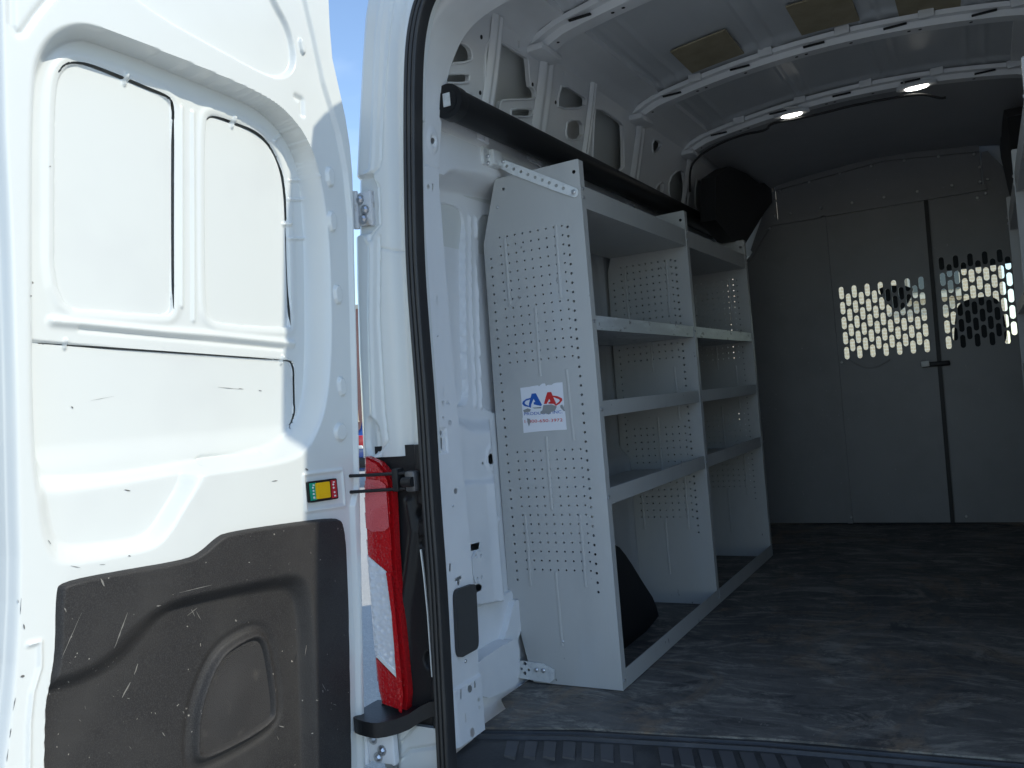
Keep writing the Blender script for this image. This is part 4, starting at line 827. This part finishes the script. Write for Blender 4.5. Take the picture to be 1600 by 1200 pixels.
stp(zs([(170, 680), (260, 640), (330, 660), (310, 710), (190, 725)]), .0014, 3); stp(zs([(940, 580), (985, 560), (1015, 640), (1045, 690), (1020, 700), (950, 630)]), .0014, 3)
stp(zs([(250, 850), (310, 860), (320, 930), (290, 1015), (265, 940)]), .0014, 3); stp(zs([(360, 625), (545, 610), (540, 640), (400, 645)]), .0008, 3)
def word(txt, a, b, size, mi, sx):
    V, Fc = text_geo(txt, 1.0); w = V[:, 0].max()-V[:, 0].min(); h = V[:, 1].max()-V[:, 1].min(); V[:, 0] -= V[:, 0].min(); V[:, 1] -= V[:, 1].mean()
    a, b = spx(zs([a])[0], ys_), spx(zs([b])[0], ys_); e = b-a; L = np.linalg.norm(e); e /= L; nn = np.array([-e[1], e[0]])
    vs = [(*(a+e*(x/w*L)+nn*(y/h*size))[:1], ys_-.0011, (a+e*(x/w*L)+nn*(y/h*size))[1]) for x, y, z in V]; mb.add(vs, Fc, mi)
word('PRODUCTS INC.', (190, 760), (990, 712), .0088, 1, 1); word('1-800-650-3972', (200, 915), (990, 880), .0088, 2, 1)
mb.build('sticker', [STICK, SBLUE, SRED, SGREY], UN, None)

# ------------------------------------------------------------------ partition behind the cab
YB = 5.11
PT = thing('cab_partition', 'dark grey steel partition with two perforated window doors across the van', 'partition', (CX, YB, 0))
def ppb(poly): return np.array([at(p[0], p[1], 1, YB)[[0, 2]] for p in poly])
def panel(name, P_, H_, y, th, m_=BULK, par=PT): mb = MB(); mb.plate(P_, H_, lambda a, b, h: (a, y-h, b), th); return mb.build(name, m_, par, 30)
wl = ppb([(1168, 405), (1205, 352)])
panel('fixed_panel', np.array([(-.752, .012), (-.752, 1.742), (wl[1][0], 1.742), (wl[0][0], wl[0][1]), (-1.28, 1.45), (-1.28, .012)]), [], YB, .012)
def slots(x0, n, z0, rows):
    H_ = []
    for i in range(n):
        for r in range(rows):
            z = z0-.0845*r-(.042 if i % 2 else 0)
            if z > .95: H_.append(slot((x0+.0338*i, z), .0255, .071))
    return H_
LL = panel('door_leaf', np.array([(-.740, .014), (-.740, 1.735), (-.232, 1.735), (-.243, .014)]), slots(-.688, 13, 1.30, 5), YB-.008, .01)
RL = panel('door_leaf', np.array([(-.229, .014), (-.218, 1.735), (.30, 1.735), (.30, .014)]), slots(-.178, 13, 1.39, 6), YB-.006, .01)
panel('fixed_panel', np.array([(.306, .012), (.306, 1.742), (.36, 1.5), (.42, 1.45), (.42, .012)]), [], YB, .012)
hd_ = ppb([(1212, 296), (1300, 268), (1380, 250), (1460, 240), (1530, 235)])
panel('header_panel', np.vstack([[(hd_[-1][0], 1.745), (hd_[0][0], 1.745)], hd_]), [], YB-.004, .01)
panel('wing_panel', np.array([(-1.0, 1.745), (-1.0, 1.94), (-1.03, 1.93), (-1.17, 1.62), (-1.13, 1.56), (-1.042, 1.745)]), [], YB+.01, .012)
panel('wing_panel', np.array([(.05, 1.745), (.05, 1.94), (.08, 1.94), (.30, 1.62), (.28, 1.5), (.065, 1.742)]), [], YB+.01, .012)
def strip(name, p, q, w, d, y, m_=BULK):
    p, q = np.array(p), np.array(q); e = (q-p)/np.linalg.norm(q-p); n_2 = np.array([-e[1], e[0]])*w/2
    return panel(name, np.array([p-n_2, q-n_2, q+n_2, p+n_2]), [], y-d, d, m_)
strip('door_post', (-.747, .012), (-.747, 1.745), .026, .02, YB-.001); strip('header_rail', (-1.04, 1.752), (.06, 1.752), .03, .018, YB-.003); strip('top_rail', (hd_[0][0], hd_[0][1]+.006), (hd_[2][0], hd_[2][1]+.006), .03, .02, YB-.003); strip('top_rail', (hd_[2][0], hd_[2][1]+.006), (hd_[4][0], hd_[4][1]+.006), .03, .02, YB-.003)
strip('meeting_strip', (-.2365, .014), (-.2235, 1.735), .02, .006, YB-.0185, BLACK); strip('wing_edge', (-1.18, 1.555), (-1.045, 1.745), .014, .012, YB-.001); strip('door_post', (.304, .012), (.304, 1.745), .016, .02, YB-.001)
for x in np.arange(-.97, .05, .165):
    for z, dx in ((1.93, 0), (1.79, .05)):
        zz = float(np.interp(x+dx, hd_[:, 0], hd_[:, 1]))-.02 if z > 1.9 else z
        r = MB(); r.dome((x+dx, YB-.014, zz), (0, -1, 0), .008, .005, 8); r.build('panel_rivet', BOLT, PT)
for p in ((1213, 338), (1213, 315), (1204, 358), (1531, 262), (1531, 285), (1540, 303), (1316, 566), (1331, 807), (1510, 806), (1527, 310)): q = ppb([p])[0]; r = MB(); r.dome((q[0], YB-.018, q[1]), (0, -1, 0), .008, .006, 8); r.build('panel_rivet', BOLT, PT)
mb = MB(); q = ppb([(1440, 564), (1478, 574)]); mb.box(((q[0][0]+q[1][0])/2+.01, YB-.03, q[0].mean()*0+(q[0][1]+q[1][1])/2), (.14, .02, .026), bev=.006); LT = mb.build('latch', BLACK, PT)
mb = MB(); q = ppb([(1441, 565), (1452, 572)]); mb.box(((q[0][0]+q[1][0])/2, YB-.044, (q[0][1]+q[1][1])/2), (.04, .008, .03), bev=.002); mb.build('latch_tag', LAB_W, LT)
mb = MB(); arc = chaikin([tuple(at(p[0], p[1], 1, YB-.014)) for p in ((1328, 563), (1345, 573), (1362, 576), (1378, 570), (1390, 562))], 2, False); mb.sweep(arc, [(.003*math.cos(t), .003*math.sin(t)) for t in np.linspace(0, 2*math.pi, 7)[:-1]], up=(0, 1, 0)); mb.build('crease_line', BULK, LL)

# ------------------------------------------------------------------ cab in front of the partition
mb = MB(); mb.box((CX, 6.0, .0), (1.8, 1.7, .06)); mb.build('cab_floor', BLACK, VAN)
for s_ in (-1, 1):
    mb = MB(); P_ = [(5.2, -.3), (5.2, 1.0), (6.55, .97), (7.2, .85), (7.9, .6), (7.95, -.3)]; mb.plate(np.array(P_), [], lambda a, b, h: (CX+s_*(.93-.04*max(b, 0))-h, a, b), .05); mb.build('cab_door', PAINT, VAN)
    mb = MB(); P_ = [(5.2, 1.0), (5.2, 2.05), (5.35, 2.05), (5.32, 1.0)]; mb.plate(np.array(P_)[::-1], [], lambda a, b, h: (CX+s_*(.9-.1*max(b-1, 0))-h, a, b), .05); mb.build('cab_pillar', PAINT, VAN)
    mb = MB(); mb.cyl((CX+s_*.87, 6.6, .95), (CX+s_*.76, 6.0, 1.6), .045, 10); mb.build('cab_pillar', BLACK, VAN)
    mb = MB(); P_ = [(5.33, 1.0), (5.35, 1.6), (6.0, 1.58), (6.55, .98)]; mb.plate(np.array(P_)[::-1], [], lambda a, b, h: (CX+s_*(.9-.1*max(b-1, 0))-h, a, b), .005); mb.build('side_window', GLASS, VAN)
mb = MB(); mb.sweep([(CX-.85, 0, 0), (CX, 0, 0), (CX+.85, 0, 0)], [(-y, z) for y, z in [(5.2, 1.6), (5.95, 1.6), (6.02, 1.55), (6.1, 1.6), (5.6, 2.0), (5.2, 2.12)]], up=(0, 0, 1)); o = mb.build('cab_roof', PAINT, VAN)
if o.data.vertices[0].co.y < 0: o.data.transform(Matrix.Scale(-1, 4, (0, 1, 0))); o.data.flip_normals()
mb = MB(); mb.box((CX, 6.0, 1.53), (1.6, .04, .2), bev=.01); mb.build('cab_header', BLACK, VAN)
mb = MB(); mb.box((CX-.38, 6.05, 1.56), (.62, .03, .2), np.array([[1, 0, 0], [0, .94, -.34], [0, .34, .94]]), .015); V1 = mb.build('sun_visor', SEATM, VAN); mirror(V1, CX)
mb = MB(); mb.add([(CX-.82, 6.62, .94), (CX+.82, 6.62, .94), (CX+.74, 6.03, 1.6), (CX-.74, 6.03, 1.6)], [(0, 1, 2, 3)]); mb.build('windscreen', GLASS, VAN, None)
mb = MB(); mb.box((CX, 6.5, .72), (1.66, .5, .38), bev=.08); mb.build('dashboard', BLACK, VAN)
mb = MB(); mb.box((CX, 7.2, .6), (1.6, 1.3, .3), bev=.1); mb.build('bonnet', PAINT, VAN)
mm = np.array([at(p[0], p[1], 1, 6.1)[[0, 2]] for p in ((1372, 446), (1428, 446), (1424, 466), (1408, 486), (1398, 486), (1378, 466))])
mb = MB(); mb.plate(chaikin(mm, 1)[::-1], [], lambda a, b, h: (a, 6.1-h, b), .04); mb.build('rear_view_mirror', BLACK, VAN)
def seat(poly, hx):
    s_ = thing('cab_seat', 'black cab seat seen through the right perforated door window' if hx > -.4 else 'black driver seat behind the left partition panel', 'seat', (hx, 5.55, .03))
    P_ = chaikin(np.array([at(p[0], p[1], 1, 5.5)[[0, 2]] for p in poly]), 2); P_[:, 0] += hx-P_[:, 0].mean()
    mb = MB(); mb.plate(P_[::-1], [], lambda a, b, h: (a, 5.48-h-.03*max(0, b-.9), b), .1); mb.build('head_rest', SEATM, s_, 50)
    mb = MB(); mb.box((hx, 5.5, .68), (.46, .13, .52), bev=.05); mb.build('backrest', SEATM, s_); mb = MB(); mb.box((hx, 5.75, .36), (.46, .5, .14), bev=.05); mb.build('seat_cushion', SEATM, s_); mb = MB(); mb.box((hx, 5.75, .165), (.4, .42, .27), bev=.02); mb.build('seat_base', BLACK, s_)
hp_ = [(1492, 500), (1497, 474), (1520, 466), (1548, 463), (1562, 470), (1571, 500), (1574, 528), (1566, 542), (1500, 552), (1490, 540)]
hx = np.mean([at(p[0], p[1], 1, 5.5)[0] for p in hp_]); seat(hp_, hx)

# ------------------------------------------------------------------ outside
def building(name, label, c, yaw, w, d, h, m_, rows, cols, wm, trim, win=(1.2, 1.4), wz=1.0):
    b = thing(name, label, 'building', (c[0], c[1], GZ)); R_ = np.array([[math.cos(yaw), -math.sin(yaw), 0], [math.sin(yaw), math.cos(yaw), 0], [0, 0, 1]]); c = np.array([c[0], c[1], GZ])
    def wb(name, lc, dd, mm_, bev=0, par=b): q = MB(); q.box(c+R_ @ np.array(lc), dd, R_, bev); return q.build(name, mm_, par, None)
    wb('wall', (0, d/2, h/2), (w, d, h), m_); wb('cornice', (0, d/2, h+.15), (w+.3, d+.3, .3), trim)
    for r in range(rows):
        for k in range(cols):
            x = (k+.5)/cols*w-w/2; z = wz+r*3.1+win[1]/2
            f = wb('window', (x, -.02, z), (win[0]+.2, .1, win[1]+.2), trim); wb('pane', (x, -.06, z), (win[0], .08, win[1]), wm, 0, f); wb('sill', (x, -.09, z-win[1]/2-.14), (win[0]+.3, .2, .08), trim, 0, f)
    return b
e = at(1572, 430, 1, 21.0)[0]
building('tan_building', 'tan brick building in front of the van, seen through its windscreen', (e-4.6, 22.8), .5, 10.5, 8, 8, BRICKT, 2, 3, DARKG, CREAM, wz=3.4)
q = at(559, 640, 1, 46); 
building('brick_building', 'red brick building far off in the gap beside the open door', (q[0]-7, q[1]+2), .2, 16, 9, 9.0, BRICKR, 2, 6, DARKG, CREAM)
# tree top behind the brick building
def tree(x, y, h, r):
    t = thing('broadleaf_tree', 'green tree rising behind the red brick building', 'tree', (x, y, GZ)); mb = MB(); mb.cyl((x, y, GZ), (x+.2, y, GZ+h*.55), .28, 10, .12); 
    for a in range(5): mb.cyl((x+.1, y, GZ+h*(.35+.04*a)), (x+r*.6*math.cos(a*1.3), y+r*.6*math.sin(a*1.3), GZ+h*(.6+.06*a)), .1, 7, .03)
    mb.build('trunk', BARK, t); N = 3500; cl = rng.randn(60, 3)*np.array([r*.42, r*.42, h*.15])+np.array([x, y, GZ+h*.72]); P_ = cl[rng.randint(0, 60, N)]+rng.randn(N, 3)*.32; U_ = rng.randn(N, 3); U_ /= np.linalg.norm(U_, axis=1)[:, None]; V_ = np.cross(U_, rng.randn(N, 3)); V_ /= np.linalg.norm(V_, axis=1)[:, None]; s_ = .11
    vs = np.stack([P_-U_*s_-V_*s_*.6, P_+U_*s_-V_*s_*.6, P_+U_*s_*1.2+V_*s_*.6, P_-U_*s_+V_*s_*.6], 1).reshape(-1, 3); mb = MB(); mb.add(vs, [(4*i, 4*i+1, 4*i+2, 4*i+3) for i in range(N)]); mb.build('crown', LEAF, t, None)
tree(q[0]-5, q[1]+14, 9.0, 2.6)
# the blue car parked beyond the door gap
def car(x, y, yaw):
    t = thing('parked_car', 'blue parked estate car just visible in the gap behind the open door', 'car', (x, y, GZ)); R_ = np.array([[math.cos(yaw), -math.sin(yaw), 0], [math.sin(yaw), math.cos(yaw), 0], [0, 0, 1]]); c = np.array([x, y, GZ])
    def W_(p): return c+R_ @ np.array(p)
    side = chaikin([(-.02, .42), (-.05, .75), (0, .98), (.12, 1.06), (.42, 1.6), (.7, 1.68), (2.3, 1.66), (3.05, 1.12), (4.1, .98), (4.35, .75), (4.38, .4), (4.0, .26), (.3, .26)], 1)
    mb = MB(); n9 = len(side); vs = []; xs_ = [(-.9, .0), (-.86, 1.), (.86, 1.), (.9, .0)]
    for sx, tp in ((-.82, 1), (-.9, 0), (.9, 0), (.82, 1)): vs += [W_((sx if not (z > 1.05) else sx*.86, yy, z)) for yy, z in side]
    mb.add(vs, [(i*n9+j, i*n9+(j+1) % n9, (i+1)*n9+(j+1) % n9, (i+1)*n9+j) for i in range(3) for j in range(n9)]+[tuple(range(n9))[::-1], tuple(range(3*n9, 4*n9))]); B_ = mb.build('body', BLUEP, t, 40)
    mb = MB(); mb.add([W_(p) for p in ((-.62, .125, 1.11), (.62, .125, 1.11), (.58, .405, 1.56), (-.58, .405, 1.56))], [(0, 1, 2, 3)]); mb.build('rear_window', DARKG, t, None)
    for s_ in (-1, 1):
        mb = MB(); mb.add([W_((s_*(.785 if z > 1.05 else .9), yy, z)) for yy, z in ((.5, 1.12), (2.75, 1.12), (2.2, 1.56), (.72, 1.56))], [(0, 1, 2, 3)]); mb.build('side_window', DARKG, t, None)
        mb = MB(); mb.box(W_((s_*.7, -.04, .93)), (.3, .1, .26), R_, .04); L = mb.build('tail_light', REDL, t); mb = MB(); mb.box(W_((s_*.7, -.085, .82)), (.26, .06, .07), R_, .02); mb.build('reverse_lens', LAB_W, L)
        for yy in (.85, 3.5):
            mb = MB(); mb.cyl(W_((s_*.72, yy, .32)), W_((s_*.92, yy, .32)), .32, 22); Wh = mb.build('wheel', TYRE, t); mb = MB(); mb.cyl(W_((s_*.905, yy, .32)), W_((s_*.93, yy, .32)), .2, 16, .16); mb.build('rim', BOLT, Wh)
    mb = MB(); mb.box(W_((0, -.05, .5)), (1.75, .14, .22), R_, .05); mb.build('bumper', BLACK, t)
q = at(569, 760, 2, GZ); car(q[0]+.72, q[1], .1)
